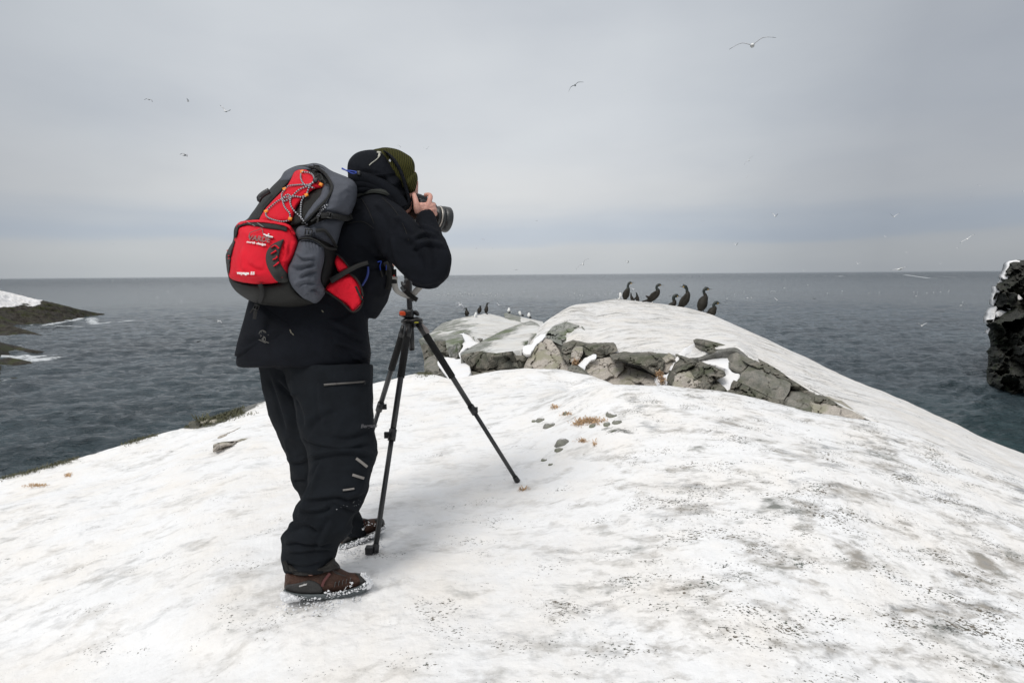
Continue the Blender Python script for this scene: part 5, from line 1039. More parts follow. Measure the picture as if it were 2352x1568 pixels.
# ================================================================== CAMERA (held at the face)
CAMM = simple('camera_black', (.016, .017, .018), .42, .3, 500, var=.2); LENSM = simple('lens_black', (.018, .020, .021), .36, .1, 300, var=.1, spec=.6)
GLASS = simple('lens_glass', (.01, .012, .02), .05, var=.05, spec=1)
camo = empty('camera', P(958, 500, 2.56), 'black camera with a large wide lens held to the eye in a bare hand', 'camera')
ax = Vector((.80, .58, -.15)).normalized(); sdv = ax.cross(Vector((0, 0, 1))).normalized(); upv = sdv.cross(ax).normalized()
RB = np.array([ax, -sdv, upv]).T       # columns: forward, left, up
ctr = P(962, 486, 2.56)
def cb(name, c, s, mat, bv=.004, parent=camo):
    v, f = box((0, 0, 0), s); o = mk(name, (v+np.array(c)) @ RB.T+ctr, f, mat, parent); bevel(o, bv, 3); return o
cb('camera_body', (0, 0, 0), (.062, .142, .088), CAMM, .012)
cb('grip', (.02, -.058, -.004), (.07, .034, .086), CAMM, .014)
cb('prism_hump', (.0, .005, .056), (.062, .055, .036), CAMM, .012)
cb('eyepiece', (-.038, .005, .05), (.024, .04, .028), PLAST, .006)
cb('hot_shoe', (-.008, .005, .0755), (.022, .02, .004), simple('steel', (.3, .3, .3), .35, metal=1), .001)
def lathe(name, prof, mat, parent=camo, seg=40, org=(0, 0)):
    V = []; Fc = []; n = len(prof)
    for x, r in prof:
        for k in range(seg):
            a = 2*math.pi*k/seg; V.append((x, org[0]+r*math.cos(a), org[1]+r*math.sin(a)))
    for i in range(n-1):
        for k in range(seg): Fc.append((i*seg+k, i*seg+(k+1) % seg, (i+1)*seg+(k+1) % seg, (i+1)*seg+k))
    return mk(name, np.array(V) @ RB.T+ctr, Fc, mat, parent)
lc = (0, -.008)
lathe('lens_barrel', [(.03, 0), (.03, .038), (.05, .041), (.051, .045), (.075, .046), (.076, .050), (.092, .0515), (.0925, .0)], LENSM, org=lc)
lathe('silver_ring', [(.0928, .040), (.0928, .0535), (.0985, .0545), (.0985, .040)], simple('silver_ring', (.50, .47, .42), .4, metal=.2), org=lc)
lathe('lens_hood', [(.099, .04), (.099, .0555), (.112, .056), (.113, .0535), (.117, .0535), (.118, .0575), (.146, .0595), (.148, .0585), (.148, .056), (.138, .054), (.12, .050)], LENSM, org=lc)
lathe('front_glass', [(.12, .051), (.128, .030), (.130, 0)], GLASS, org=lc)
zR = np.array(upv)
def disc(name, c, r, h, mat, seg=24):
    V = []; Fc = []
    for z in (0, h):
        for k in range(seg): a = 2*math.pi*k/seg; rr_ = r*(1 if k % 2 else .95); V.append((c[0]+rr_*math.cos(a), c[1]+rr_*math.sin(a), c[2]+z))
    for k in range(seg): Fc.append((k, (k+1) % seg, seg+(k+1) % seg, seg+k))
    Fc.append(tuple(range(seg, 2*seg))); return mk(name, np.array(V) @ RB.T+ctr, Fc, mat, camo)
disc('mode_dial', (0, .048, .044), .015, .012, PLAST); disc('shutter_button', (.032, -.056, .038), .007, .006, PLAST); disc('control_dial', (-.018, -.045, .043), .013, .006, PLAST)
# neck strap hanging in a loop
M_SG = simple('strap_grey', (.30, .29, .27), .75, .3, 500); M_SR = simple('strap_red', (.35, .02, .015), .7)
st_ = C7((20, 60), (25, 220), (70, 340), (160, 400), (250, 430), (340, 430), (400, 400), (450, 340), (500, 290), (530, 250))
ds_ = [2.44, 2.47, 2.52, 2.57, 2.60, 2.60, 2.58, 2.55, 2.52, 2.5]
v, f = psweep([(x, y, d_) for (x, y), d_ in zip(st_, ds_)], .0135, .002, 8, 5, up=(0, 1, .35)); mk('neck_strap', v, f, M_SG, camo)
v, f = psweep([(x-.8, y-3.5, d_-.004) for (x, y), d_ in zip(st_, ds_)], .0035, .002, 6, 5, up=(0, 1, .35)); mk('strap_edge', v, f, M_SR, camo)
v, f = psweep([(x, y, 2.56) for x, y in C7((230, 340), (320, 420), (400, 480), (470, 520))], .011, .004, 8, 4); mk('strap_tail', v, f, BLACKW, camo)
v, f = psweep([(*q, 2.45) for q in C7((10, -80), (15, 60), (22, 200))], .011, .003, 8, 4); mk('strap_webbing', v, f, BLACKW, camo)

# ================================================================== RUCKSACK
pack = empty('rucksack', P(700, 690, 2.34), 'large red, grey and black rucksack with bungee cords worn on the person back', 'rucksack')
hullp = K1((290, 715), (400, 560), (480, 460), (560, 380), (600, 320), (690, 275), (780, 262), (850, 250), (920, 268), (1000, 318), (1150, 380), (1198, 430), (1206, 500), (1195, 590), (1160, 680), (1100, 760), (1060, 900), (1040, 960), (1030, 1060), (1000, 1200), (940, 1330), (880, 1420), (700, 1458), (480, 1442), (330, 1410), (200, 1330), (140, 1245), (110, 1120), (115, 1000), (165, 900), (175, 800), (220, 745))
hullS = resamp(hullp, 6)
HB = idepth([(560, 520, 2.42), (530, 640, 2.36), (820, 440, 2.40), (720, 700, 2.32), (640, 400, 2.46)])
def hullf(x, y):
    x = np.asarray(x, float); y = np.asarray(y, float); sh = np.broadcast(x, y).shape; X = np.broadcast_to(x, sh).ravel(); Y = np.broadcast_to(y, sh).ravel()
    dd = np.where(inside(X, Y, hullS), segdist(X, Y, hullS), 0); s = np.clip(dd/85, 0, 1)
    return (HB(X, Y)-.19*np.sqrt(np.maximum(0, 1-(1-s)**2))).reshape(sh)
puff('main_bag', hullp, HB, BLK, pack, t=.19, back=.08, wd=85, step=4.5, namp=.008, nscale=9)
def panel(name, poly, mat, lift=.004, t=.012, wd=8, back=.006, namp=.004, nscale=14, step=2.8, smooth=True, ridge=False, nst=(1, 1, 1), parent=pack, extra=None):
    return puff(name, poly, lambda x, y: hullf(x, y)-lift, mat, parent, t=t, back=back, wd=wd, step=step, smooth=smooth, namp=namp, nscale=nscale, ridge=ridge, nst=nst, extra=extra)
panel('grey_lid', K1((775, 275), (850, 254), (920, 270), (1000, 320), (1150, 382), (1200, 432), (1208, 500), (1195, 590), (1172, 640), (1160, 680), (1100, 700), (1030, 695), (960, 690), (900, 640), (950, 560), (985, 460), (960, 390), (890, 320)), GREYN, .01, .05, 26, .02, .012, 8, ridge=True, nst=(1, 1, 2))
panel('grey_side', K1((770, 800), (850, 760), (960, 720), (1110, 735), (1090, 800), (1065, 880), (1035, 960), (960, 920), (850, 880), (740, 860), (720, 820)), GREYN, .006, .025, 20, .02, .008, 10)
panel('top_cap', K1((560, 395), (600, 325), (690, 278), (770, 280), (835, 305), (760, 308), (700, 318), (670, 360), (640, 400), (590, 400)), GREYN, .006, .02, 12, .02, .005, 14)
panel('black_side', K1((292, 722), (400, 572), (482, 468), (560, 395), (640, 395), (600, 450), (550, 510), (430, 640), (385, 725)), simple('black_coated', (.013, .013, .0115), .6, .4, 500, var=.25, vscale=20, spec=.3), .006, .016, 14, .02, .006, 10)
panel('black_insert', K1((925, 440), (985, 440), (960, 540), (850, 660), (740, 760), (650, 780), (640, 740), (690, 650), (740, 570), (800, 510), (860, 470)), simple('black_coated', (.013, .013, .0115), .6, .4, 500, var=.25, vscale=20, spec=.3), .004, .018, 16, .02, .006, 10)
panel('grey_gusset', K1((922, 440), (960, 425), (985, 455), (985, 520), (930, 600), (860, 670), (795, 740), (765, 755), (765, 700), (830, 600), (895, 520)), GREYN, .014, .022, 12, .01, .006, 16, ridge=True)
panel('red_front', K1((385, 735), (430, 645), (500, 565), (570, 495), (620, 440), (655, 380), (680, 325), (730, 304), (790, 312), (850, 375), (930, 432), (920, 456), (850, 470), (790, 515), (730, 575), (690, 640), (655, 735), (560, 750), (450, 740)), RED, .012, .026, 16, .015, .007, 12)
pocket = panel('red_pocket', K1((190, 800), (220, 755), (300, 737), (430, 730), (560, 748), (640, 770), (680, 830), (705, 900), (706, 940), (680, 1010), (640, 1100), (625, 1190), (560, 1248), (400, 1266), (250, 1252), (150, 1222), (128, 1170), (132, 1080), (150, 1000), (178, 890)), RED, .02, .055, 30, .03, .007, 8)
displace(pocket, lambda V, Nn: creases(V, Nn, [(K1((235, 960), (225, 1080), (250, 1160)), 6, .006), (K1((300, 1090), (360, 1130), (430, 1140)), 7, .006), (K1((590, 930), (600, 1010), (570, 1080)), 6, .007), (K1((660, 900), (640, 1000), (600, 1080)), 7, .006), (K1((180, 1180), (300, 1215), (420, 1205)), 6, .005)]))
SP = Surf(pocket)
def spf(x, y): return SP(x, y)
def onp(name, poly, mat, lift=.002, t=.006, wd=5, parent=pocket, step=2.4, namp=.0, smooth=True, **k):
    pp = resamp(poly, 8, smooth); c = [(x, y, float(SP(x, y)[0])) for x, y in pp]+[(pp[:, 0].mean(), pp[:, 1].mean(), float(SP(pp[:, 0].mean(), pp[:, 1].mean())[0]))]
    fl = idepth(c); return puff(name, poly, lambda x, y: fl(x, y)-lift, mat, parent, t=t, back=.012, wd=wd, step=step, smooth=smooth, namp=namp, nscale=20, **k)
onp('pocket_zip', K1((178, 880), (172, 830), (195, 775), (280, 742), (420, 752), (600, 772), (620, 800), (612, 825), (560, 812), (440, 795), (300, 768), (225, 782), (205, 810), (195, 860)), BLK, .002, .006, 4)
onp('pocket_rim', K1((190, 790), (215, 748), (300, 730), (430, 726), (560, 745), (640, 772), (690, 840), (672, 850), (630, 795), (560, 768), (430, 750), (300, 748), (225, 768)), RED, .008, .008, 4)
sidep = onp('black_pocket_side', K1((440, 1040), (455, 980), (500, 930), (560, 900), (592, 890), (580, 930), (560, 1000), (552, 1060), (580, 1120), (632, 1200), (625, 1252), (545, 1250), (490, 1190), (450, 1110)), simple('charcoal_panel', (.030, .029, .027), .7, .5, 600, var=.2), .004, .010, 8, namp=.002)
for a in (((483, 960), (520, 942), (550, 968)), ((482, 1012), (505, 1000), (528, 985)), ((497, 1062), (525, 1050), (538, 1032)), ((505, 1118), (530, 1100), (552, 1082))):
    pt = K1(*a); band('red_slash', pt, [2.0, 4.6], ssm(SP, [pt[0], pt[2], K1((520, 1040))[0], K1((560, 1040))[0]]), RED, sidep, .003, .016, 4)
onp('pocket_edge_panel', K1((108, 1010), (150, 930), (180, 900), (155, 990), (140, 1080), (130, 1180), (112, 1120), (104, 1060)), simple('charcoal_panel', (.030, .029, .027), .7, .5, 600, var=.2), .0, .02, 8)
for i in range(4): 
    pt = K1((112, 985+i*24), (135, 978+i*24)); band('red_slash', pt, 2.2, lambda x, y: hullf(x, y)-.06, RED, pocket, .003, .01, 3)
panel('black_base', K1((128, 1185), (150, 1230), (250, 1262), (400, 1272), (560, 1255), (640, 1215), (700, 1330), (800, 1400), (860, 1425), (790, 1448), (690, 1462), (480, 1448), (330, 1416), (200, 1336), (138, 1250)), simple('black_coated', (.013, .013, .0115), .6, .4, 500, var=.25, vscale=20, spec=.3), .006, .03, 18, .03, .006, 10)
sidepk = panel('side_pocket', K1((700, 945), (735, 895), (800, 890), (870, 915), (922, 955), (932, 1050), (905, 1180), (905, 1250), (942, 1335), (868, 1425), (800, 1405), (740, 1372), (650, 1270), (618, 1150), (655, 1060), (680, 1000)), GREYN, .02, .055, 22, .03, .016, 7, ridge=True, nst=(1.2, 1.2, .8), extra=lambda x, y: .006*np.sin((x-.25*y)*.9)*np.exp(-((y-(548+(x-690)*.35))/13)**2))
displace(sidepk, lambda V, Nn: creases(V, Nn, [(K1((690, 1010), (760, 1060), (860, 1050)), 5, .010), (K1((660, 1120), (740, 1130), (850, 1090)), 6, .012), (K1((720, 1220), (800, 1170), (880, 1150)), 6, .010), (K1((690, 1290), (760, 1250), (860, 1260)), 6, .010), (K1((800, 1320), (860, 1300), (910, 1340)), 6, .010), (K1((760, 1380), (800, 1340), (850, 1360)), 4, .006)]))
SK = Surf(sidepk)
panel('grey_shoulder', K1((690, 850), (705, 795), (760, 775), (830, 800), (860, 840), (820, 880), (740, 890), (700, 930), (708, 890)), GREYN, .016, .03, 10, .02, .004, 14)
panel('mesh_gusset', K1((925, 960), (1035, 985), (1035, 1070), (1025, 1160), (990, 1230), (945, 1310), (905, 1250), (905, 1180), (932, 1060)), simple('black_mesh', (.012, .012, .012), .85, .8, 900), .004, .012, 10, .02, .004)
hb = lambda x, y: hullf(x, y)
belt = puff('hip_belt', K1((942, 1305), (985, 1250), (1060, 1205), (1150, 1180), (1185, 1205), (1225, 1270), (1252, 1345), (1252, 1410), (1225, 1455), (1172, 1492), (1130, 1450), (1060, 1400), (980, 1350)), idepth([(750, 660, 2.26), (830, 640, 2.30), (815, 710, 2.28)]), RED, pack, t=.035, back=.03, wd=14, step=2.6, namp=.010, nscale=12, ridge=True)
puff('hip_belt_upper', K1((1020, 1090), (1030, 1040), (1045, 1028), (1095, 1065), (1140, 1130), (1100, 1150), (1055, 1165)), idepth([(772, 600, 2.27), (800, 615, 2.28), (780, 622, 2.26)]), RED, belt, t=.02, back=.02, wd=8, step=2.4, namp=.004)
fb_ = idepth([(750, 660, 2.225), (830, 640, 2.265), (815, 710, 2.245)])
band('belt_zip', K1((1195, 1285), (1220, 1340), (1250, 1400)), 5, fb_, BLK, belt, .003, .006)
band('belt_edge', K1((942, 1325), (1000, 1362), (1080, 1420), (1165, 1498), (1230, 1470), (1258, 1400)), 4, lambda x, y: fb_(x, y)+.02, BLK, belt, .006, .006)
band('belt_edge', K1((1150, 1180), (1200, 1220), (1240, 1290), (1258, 1370)), 4.5, lambda x, y: fb_(x, y)+.01, BLK, belt, .006, .006)
band('belt_edge', K1((1035, 1015), (1090, 1060), (1150, 1140)), 3.5, lambda x, y: fb_(x, y)+.01, BLK, belt, .006, .006)
band('belt_strap', K1((985, 1240), (1060, 1195), (1130, 1155), (1220, 1110), (1300, 1085)), [13, 9], lambda x, y: fb_(x, y), BLACKW, pack, .004, .012)
def on_hull(l): return lambda x, y: hullf(x, y)-l
band('compression_strap', K1((905, 690), (960, 690), (1040, 700), (1110, 715), (1165, 695)), [12, 14], on_hull(.062), BLACKW, pack, .004, .006)
band('compression_strap', K1((860, 820), (930, 815), (990, 880), (1040, 965)), [9, 6], on_hull(.045), BLACKW, pack, .004, .006)
band('compression_strap', K1((720, 885), (800, 880), (870, 905), (950, 960), (1040, 975)), [4, 6], on_hull(.06), BLACKW, pack, .004, .01)
band('compression_strap', K1((745, 760), (790, 720), (850, 660), (930, 580), (990, 480), (985, 410), (930, 330), (860, 285)), [5, 6], on_hull(.045), BLACKW, pack, .004, .006)
band('compression_strap', K1((800, 280), (860, 285), (920, 300), (1000, 400)), [5, 5], on_hull(.03), BLACKW, pack, .004, .006)
band('hanging_strap', K1((390, 1265), (410, 1330), (390, 1410), (360, 1460), (350, 1520), (345, 1560)), [10, 8], on_hull(.052), BLACKW, pack, .004, .004)
band('hanging_strap', K1((355, 1440), (330, 1480), (308, 1510)), 4, on_hull(.05), BLACKW, pack, .004, .004)
band('shoulder_strap', K1((1196, 520), (1260, 495), (1340, 480), (1420, 490), (1480, 512)), [12, 10], ssm(SJ, K1((1196, 530), (1260, 500), (1340, 490), (1420, 500), (1480, 520))), simple('dark_green_webbing', (.030, .033, .028), .8, .5, 900), pack, .008, .01)
band('chest_strap', K1((1445, 1080), (1475, 1150), (1480, 1230), (1465, 1310)), 12, ssm(SJ, K1((1440, 1100), (1470, 1150), (1475, 1200), (1460, 1260))), BLACKW, pack, .006, .012)
def buckle(u, v, w_, h_, ang, lift):
    x, y = K1((u, v))[0]; c, s = math.cos(R(ang)), math.sin(R(ang)); d_ = float(hullf(x, y))-lift
    parts = []
    for (a, b_, p, q) in ((-.5, 0, .12, 1), (.5, 0, .12, 1), (0, -.45, 1.1, .16), (0, .45, 1.1, .16), (0, 0, .14, .9)):
        ct = P(x+(a*c-b_*s)*w_, y+(a*s+b_*c)*w_, d_); Rm = RMn @ np.array(((c, s, 0), (-s, c, 0), (0, 0, 1)))
        sc_ = d_/F; bx_ = box((0, 0, 0), (p*w_*sc_, q*w_*h_*sc_ if abs(q) > .5 else q*w_*sc_, .008)); parts.append((bx_[0] @ Rm.T+ct, bx_[1]))
    v_, f_ = join(*parts); o = mk('buckle', v_, f_, PLAST, pack); bevel(o, .0008, 1)
buckle(975, 690, 13, .9, 10, .075); buckle(800, 832, 15, .7, 5, .062); buckle(862, 292, 13, .5, 10, .04); buckle(362, 1462, 11, .9, 20, .065)
v, f = psweep([(*q, 2.30) for q in K1((470, 482), (420, 510), (385, 545), (400, 560))], .012, .006, 8, 3); mk('side_buckle', v, f, PLAST, pack)
# bungee cords: braided black and white
m, nt, b = newmat('bungee'); M_BUN = m; tc = N(nt, 'ShaderNodeTexCoord'); uvw = N(nt, 'ShaderNodeAttribute', attribute_name='along')
wv_ = mathn(nt, 'SINE', mathn(nt, 'MULTIPLY', uvw.outputs['Fac'], 620)); L(nt, ramp(nt, mathn(nt, 'ADD', mathn(nt, 'MULTIPLY', wv_, .5), .5), [(.45, (.02, .02, .022)), (.6, (.42, .43, .46))]), b.inputs['Base Color']); b.inputs['Roughness'].default_value = .6
SF = Surf(*[o for o in pack.children if o.name.split('.')[0] in ('red_front', 'black_insert', 'black_side', 'grey_gusset', 'grey_lid')])
def cord(pts, r=.0030):
    q = crom(K1(*pts), np.linspace(0, len(pts)-1, (len(pts)-1)*5+1)); dd = SF(q[:, 0], q[:, 1]).ravel()
    dd = np.minimum(np.convolve(np.pad(dd, 3, 'edge'), np.ones(7)/7, 'valid'), dd+.004)-.006
    W = P(q[:, 0], q[:, 1], dd); v, f = sweep(W, r, None, 7, 1); ln = np.r_[0, np.cumsum(np.linalg.norm(np.diff(W, axis=0), axis=1))]
    al = np.r_[np.repeat(ln, 7), 0, ln[-1]]; mk('bungee_cord', v, f, M_BUN, pack, attrs={'along': al})
cord([(745, 325), (800, 330), (835, 350), (850, 390)]); cord([(735, 340), (735, 380), (765, 430), (830, 455), (850, 460)]); cord([(610, 460), (640, 440), (720, 432), (800, 430), (860, 400)])
cord([(600, 475), (575, 510), (580, 560), (600, 620), (640, 670), (645, 715)]); cord([(780, 520), (740, 535), (680, 530), (610, 540), (540, 570), (480, 620), (445, 655)]); cord([(440, 670), (450, 700), (500, 725), (580, 742), (645, 728)])
cord([(775, 525), (745, 560), (735, 620), (735, 700), (740, 720)]); cord([(855, 400), (800, 440), (720, 475), (650, 540), (600, 570), (585, 550), (620, 515), (650, 530), (645, 580), (670, 640), (735, 705)]); cord([(850, 395), (810, 440), (785, 510)]); cord([(735, 705), (770, 750), (790, 770)])
cord([(960, 600), (905, 625), (900, 670), (870, 720)]); cord([(945, 620), (900, 660), (865, 700)])
for (a, b_, an) in ((745, 322, -15), (903, 430, 25), (598, 468, -20), (781, 518, -25), (443, 655, -20), (645, 718, 10)):
    x, y = K1((a, b_))[0]; d_ = float(SF(x, y)[0])-.008; c, s = math.cos(R(an)), math.sin(R(an)); w2, h2 = 4.6, 3.8
    puff('orange_tab', [(x+(i*w2*c-j*h2*s), y+(i*w2*s+j*h2*c)) for i, j in ((-1, -1), (1, -1), (1, 1), (-1, 1))], d_, ORANGE, pack, t=.004, back=.004, step=1.6, wd=2, smooth=False)
x, y = K1((855, 395))[0]; puff('cord_lock', [(x-5, y-4), (x+5, y-5), (x+6, y+4), (x-4, y+5)], float(SF(x, y)[0])-.01, PLAST, pack, t=.008, back=.008, step=1.8, wd=3)
for a in (((870, 340), (900, 350), (915, 385), (885, 400)), ((880, 380), (930, 400), (940, 420)), ((850, 370), (880, 350), (905, 345)), ((860, 700), (880, 725), (870, 750)), ((820, 740), (850, 720), (870, 700))):
    band('small_strap', K1(*a), 4, on_hull(.05), BLACKW, pack, .003, .004)
# lettering on the pocket
GPR = simple('grey_lettering', (.17, .12, .11), .6, var=.1); WPR = simple('white_print', (.75, .74, .72), .6)
pf = ssm(SP, K1((280, 830), (480, 840), (380, 800), (380, 900), (290, 930), (450, 930), (240, 880), (520, 900)))
text_px('logo_lettering', 'VARDE', *K1((382, 886))[0], 17.5, 7, pf, GPR, pocket, shear=.18, sx=.93, bold=.016, lift=.012)
text_px('logo_small_lettering', 'north design', *K1((358, 922))[0], 7.0, 9, pf, WPR, pocket, shear=.3, sx=1.25, bold=.035, lift=.010)
text_px('model_lettering', 'voyage 55', *K1((272, 1174))[0], 9.2, 2, ssm(SP, K1((210, 1160), (330, 1160), (270, 1190), (270, 1150))), WPR, pocket, shear=.1, sx=1.1, bold=.05, lift=.009)
v, f = psweep([(x, y, float(pf(x, y))-.011) for x, y in K1((298, 880), (305, 840), (340, 822), (375, 812), (400, 798), (412, 810), (418, 850))], .0014, None, 6, 4); mk('logo_mountain', v, f, GPR, pocket)
for a in (((420, 846), (458, 862), (500, 872)), ((468, 842), (458, 858), (444, 866))):
    band('logo_cross', K1(*a), 3.4, pf, WPR, pocket, .001, .011, 3)
for a in (((280, 742), (350, 778)), ((370, 752), (420, 785))):
    pt = K1(*a); v, f = psweep([(x, y, float(SP(x, y)[0])-.012) for x, y in pt], .0012, None, 6, 3); mk('zip_cord', v, f, M_SG, pocket)

# ================================================================== TRIPOD
TB_ = simple('tripod_black', (.012, .012, .013), .38, .1, 300, var=.2, spec=.5); TF = simple('tripod_foam', (.010, .010, .010), .9, .6, 300, var=.25); TG = simple('tripod_tube', (.030, .031, .032), .34, var=.15, vscale=30, spec=.5)
TO = simple('orange_lock', (.62, .07, .015), .45, var=.1)
tri = empty('tripod', P(960, 1150, 3.2), 'black three-legged camera tripod standing empty on the snow in front of the person', 'tripod')
def tt(name, pts, r, mat, parent=tri, seg=14, sub=1): v, f = psweep(pts, r, None, seg, sub); return mk(name, v, f, mat, parent)
c7 = lambda u, v, d: (*C7((u, v))[0], d)
AP = 3.10
tt('centre_column', [c7(365, 1500, 3.11), c7(345, 1000, 3.105), c7(325, 720, 3.10), c7(300, 330, 3.09), c7(262, 60, 3.08), c7(250, -40, 3.07)], .0150, TB_, sub=2)
tt('column_tip', [c7(365, 1495, 3.11), c7(366, 1515, 3.11)], [.017, .010], TB_)
tt('column_grey_ring', [c7(318, 490, 3.093), c7(316, 480, 3.093)], .0165, TG)  # thin ring round the column in the grey tube material
cr_ = puff('crown', C7((180, 890), (270, 850), (330, 870), (440, 850), (520, 860), (580, 900), (560, 980), (480, 990), (420, 1070), (330, 1000), (250, 1010), (160, 980), (150, 920)), AP, TB_, tri, t=.035, back=.035, wd=8, step=2)
puff('level_bubble', C7((412, 952), (485, 948), (488, 970), (415, 976)), AP-.038, simple('yellow_level', (.45, .42, .02), .3), cr_, t=.004, back=.004, wd=2, step=1.3)
cl_ = puff('column_clamp', C7((118, 740), (180, 695), (260, 700), (330, 690), (390, 705), (400, 860), (330, 880), (230, 870), (140, 850), (112, 800)), AP-.01, TB_, tri, t=.03, back=.03, wd=7, step=2)
puff('orange_button', C7((128, 742), (225, 748), (235, 820), (130, 820)), AP-.043, TO, cl_, t=.007, back=.006, wd=2.5, step=1.5)
puff('lock_knob', C7((395, 740), (430, 718), (480, 740), (512, 795), (500, 835), (450, 830), (400, 800)), AP, TB_, cl_, t=.018, back=.018, wd=5, step=1.8)
hd_ = puff('tripod_head', C7((140, 170), (175, 150), (200, 180), (210, 120), (300, 60), (360, 140), (370, 300), (350, 400), (280, 380), (230, 340), (195, 335), (150, 300), (165, 280)), 3.07, TB_, tri, t=.03, back=.03, wd=6, step=2)
tt('pan_lever', [(922, 660, 3.02), (935, 680, 2.99), (950, 690, 2.98)], .008, TB_, hd_)
GL = lambda px, py: DZ(px, py, -1.262)
def leg(top, k1, k2, foot, lug, side):
    T_, A_, B_, F_ = [np.array(q, float) for q in (top, k1, k2, foot)]
    g = empty('leg', (0, 0, 0)); bpy.data.objects.remove(g)
    a = P(*T_); f_ = P(*F_); 
    def at(q):   # point on the straight leg closest to picture height q
        best = min(np.linspace(0, 1, 400), key=lambda s: abs(784-(((a+(f_-a)*s)-CAMP) @ RMn)[1]/-(((a+(f_-a)*s)-CAMP) @ RMn)[2]*F-q[1])); return a+(f_-a)*best
    p1, p2 = at(A_), at(B_)
    V_, F2 = sweep([a, p2], .0150, None, 14, 1); lo_ = mk('leg', V_, F2, TG, tri)
    V_, F2 = sweep([p2, f_], .0125, None, 14, 1); mk('lower_tube', V_, F2, TG, lo_)
    V_, F2 = sweep([a+(p1-a)*.22, p1], [.0195, .0195], None, 16, 1); mk('foam_grip', V_, F2, TF, lo_)
    V_, F2 = sweep([a, a+(p1-a)*.24], [.021, .021], [.026, .021], 16, 1); mk('shoulder', V_, F2, TB_, lo_)
    dr = (f_-a)/np.linalg.norm(f_-a)
    V_, F2 = sweep([p2-dr*.028, p2+dr*.028], .0195, None, 14, 1); cl = mk('leg_clamp', V_, F2, TB_, lo_)
    sd_ = np.array(RM.col[0])*side; bx_ = box((0, 0, 0), (.026, .016, .03)); mk('clamp_lever', bx_[0]+p2+sd_*.026, bx_[1], TB_, lo_, smooth=False)
    V_, F2 = sweep([f_-dr*.035, f_+dr*.0], [.0155, .018], None, 12, 1); mk('rubber_foot', V_, F2, TB_, lo_)
    return lo_
_, dF = ground_at(862, 1270); _, dR_ = ground_at(1190, 1106)
dB = float(DZ(815, 1120, -1.30))
lf = leg((938, 748, AP-.03), (917, 866, 0), (896, 998, 0), (861, 1268, dF), None, -1)
leg((957, 735, AP), (1037, 866, 0), (1088, 941, 0), (1189, 1105, dR_), None, .6)
leg((930, 748, AP+.03), (890, 848, 0), (869, 934, 0), (815, 1120, dB), None, 1)
puff('grey_badge', C7((552, 992), (575, 985), (620, 1020), (680, 1080), (716, 1150), (700, 1170), (645, 1175), (600, 1110)), AP-.030, simple('badge_grey', (.30, .27, .26), .5), tri, t=.004, back=.006, wd=3, step=1.6, smooth=False)
p_ = P(858, 1262, dF-.01); bx_ = box((0, 0, 0), (.034, .03, .032)); mk('foot_lock', bx_[0]+p_+np.array((-.018, 0, .0)), bx_[1], TB_, lf, smooth=False)

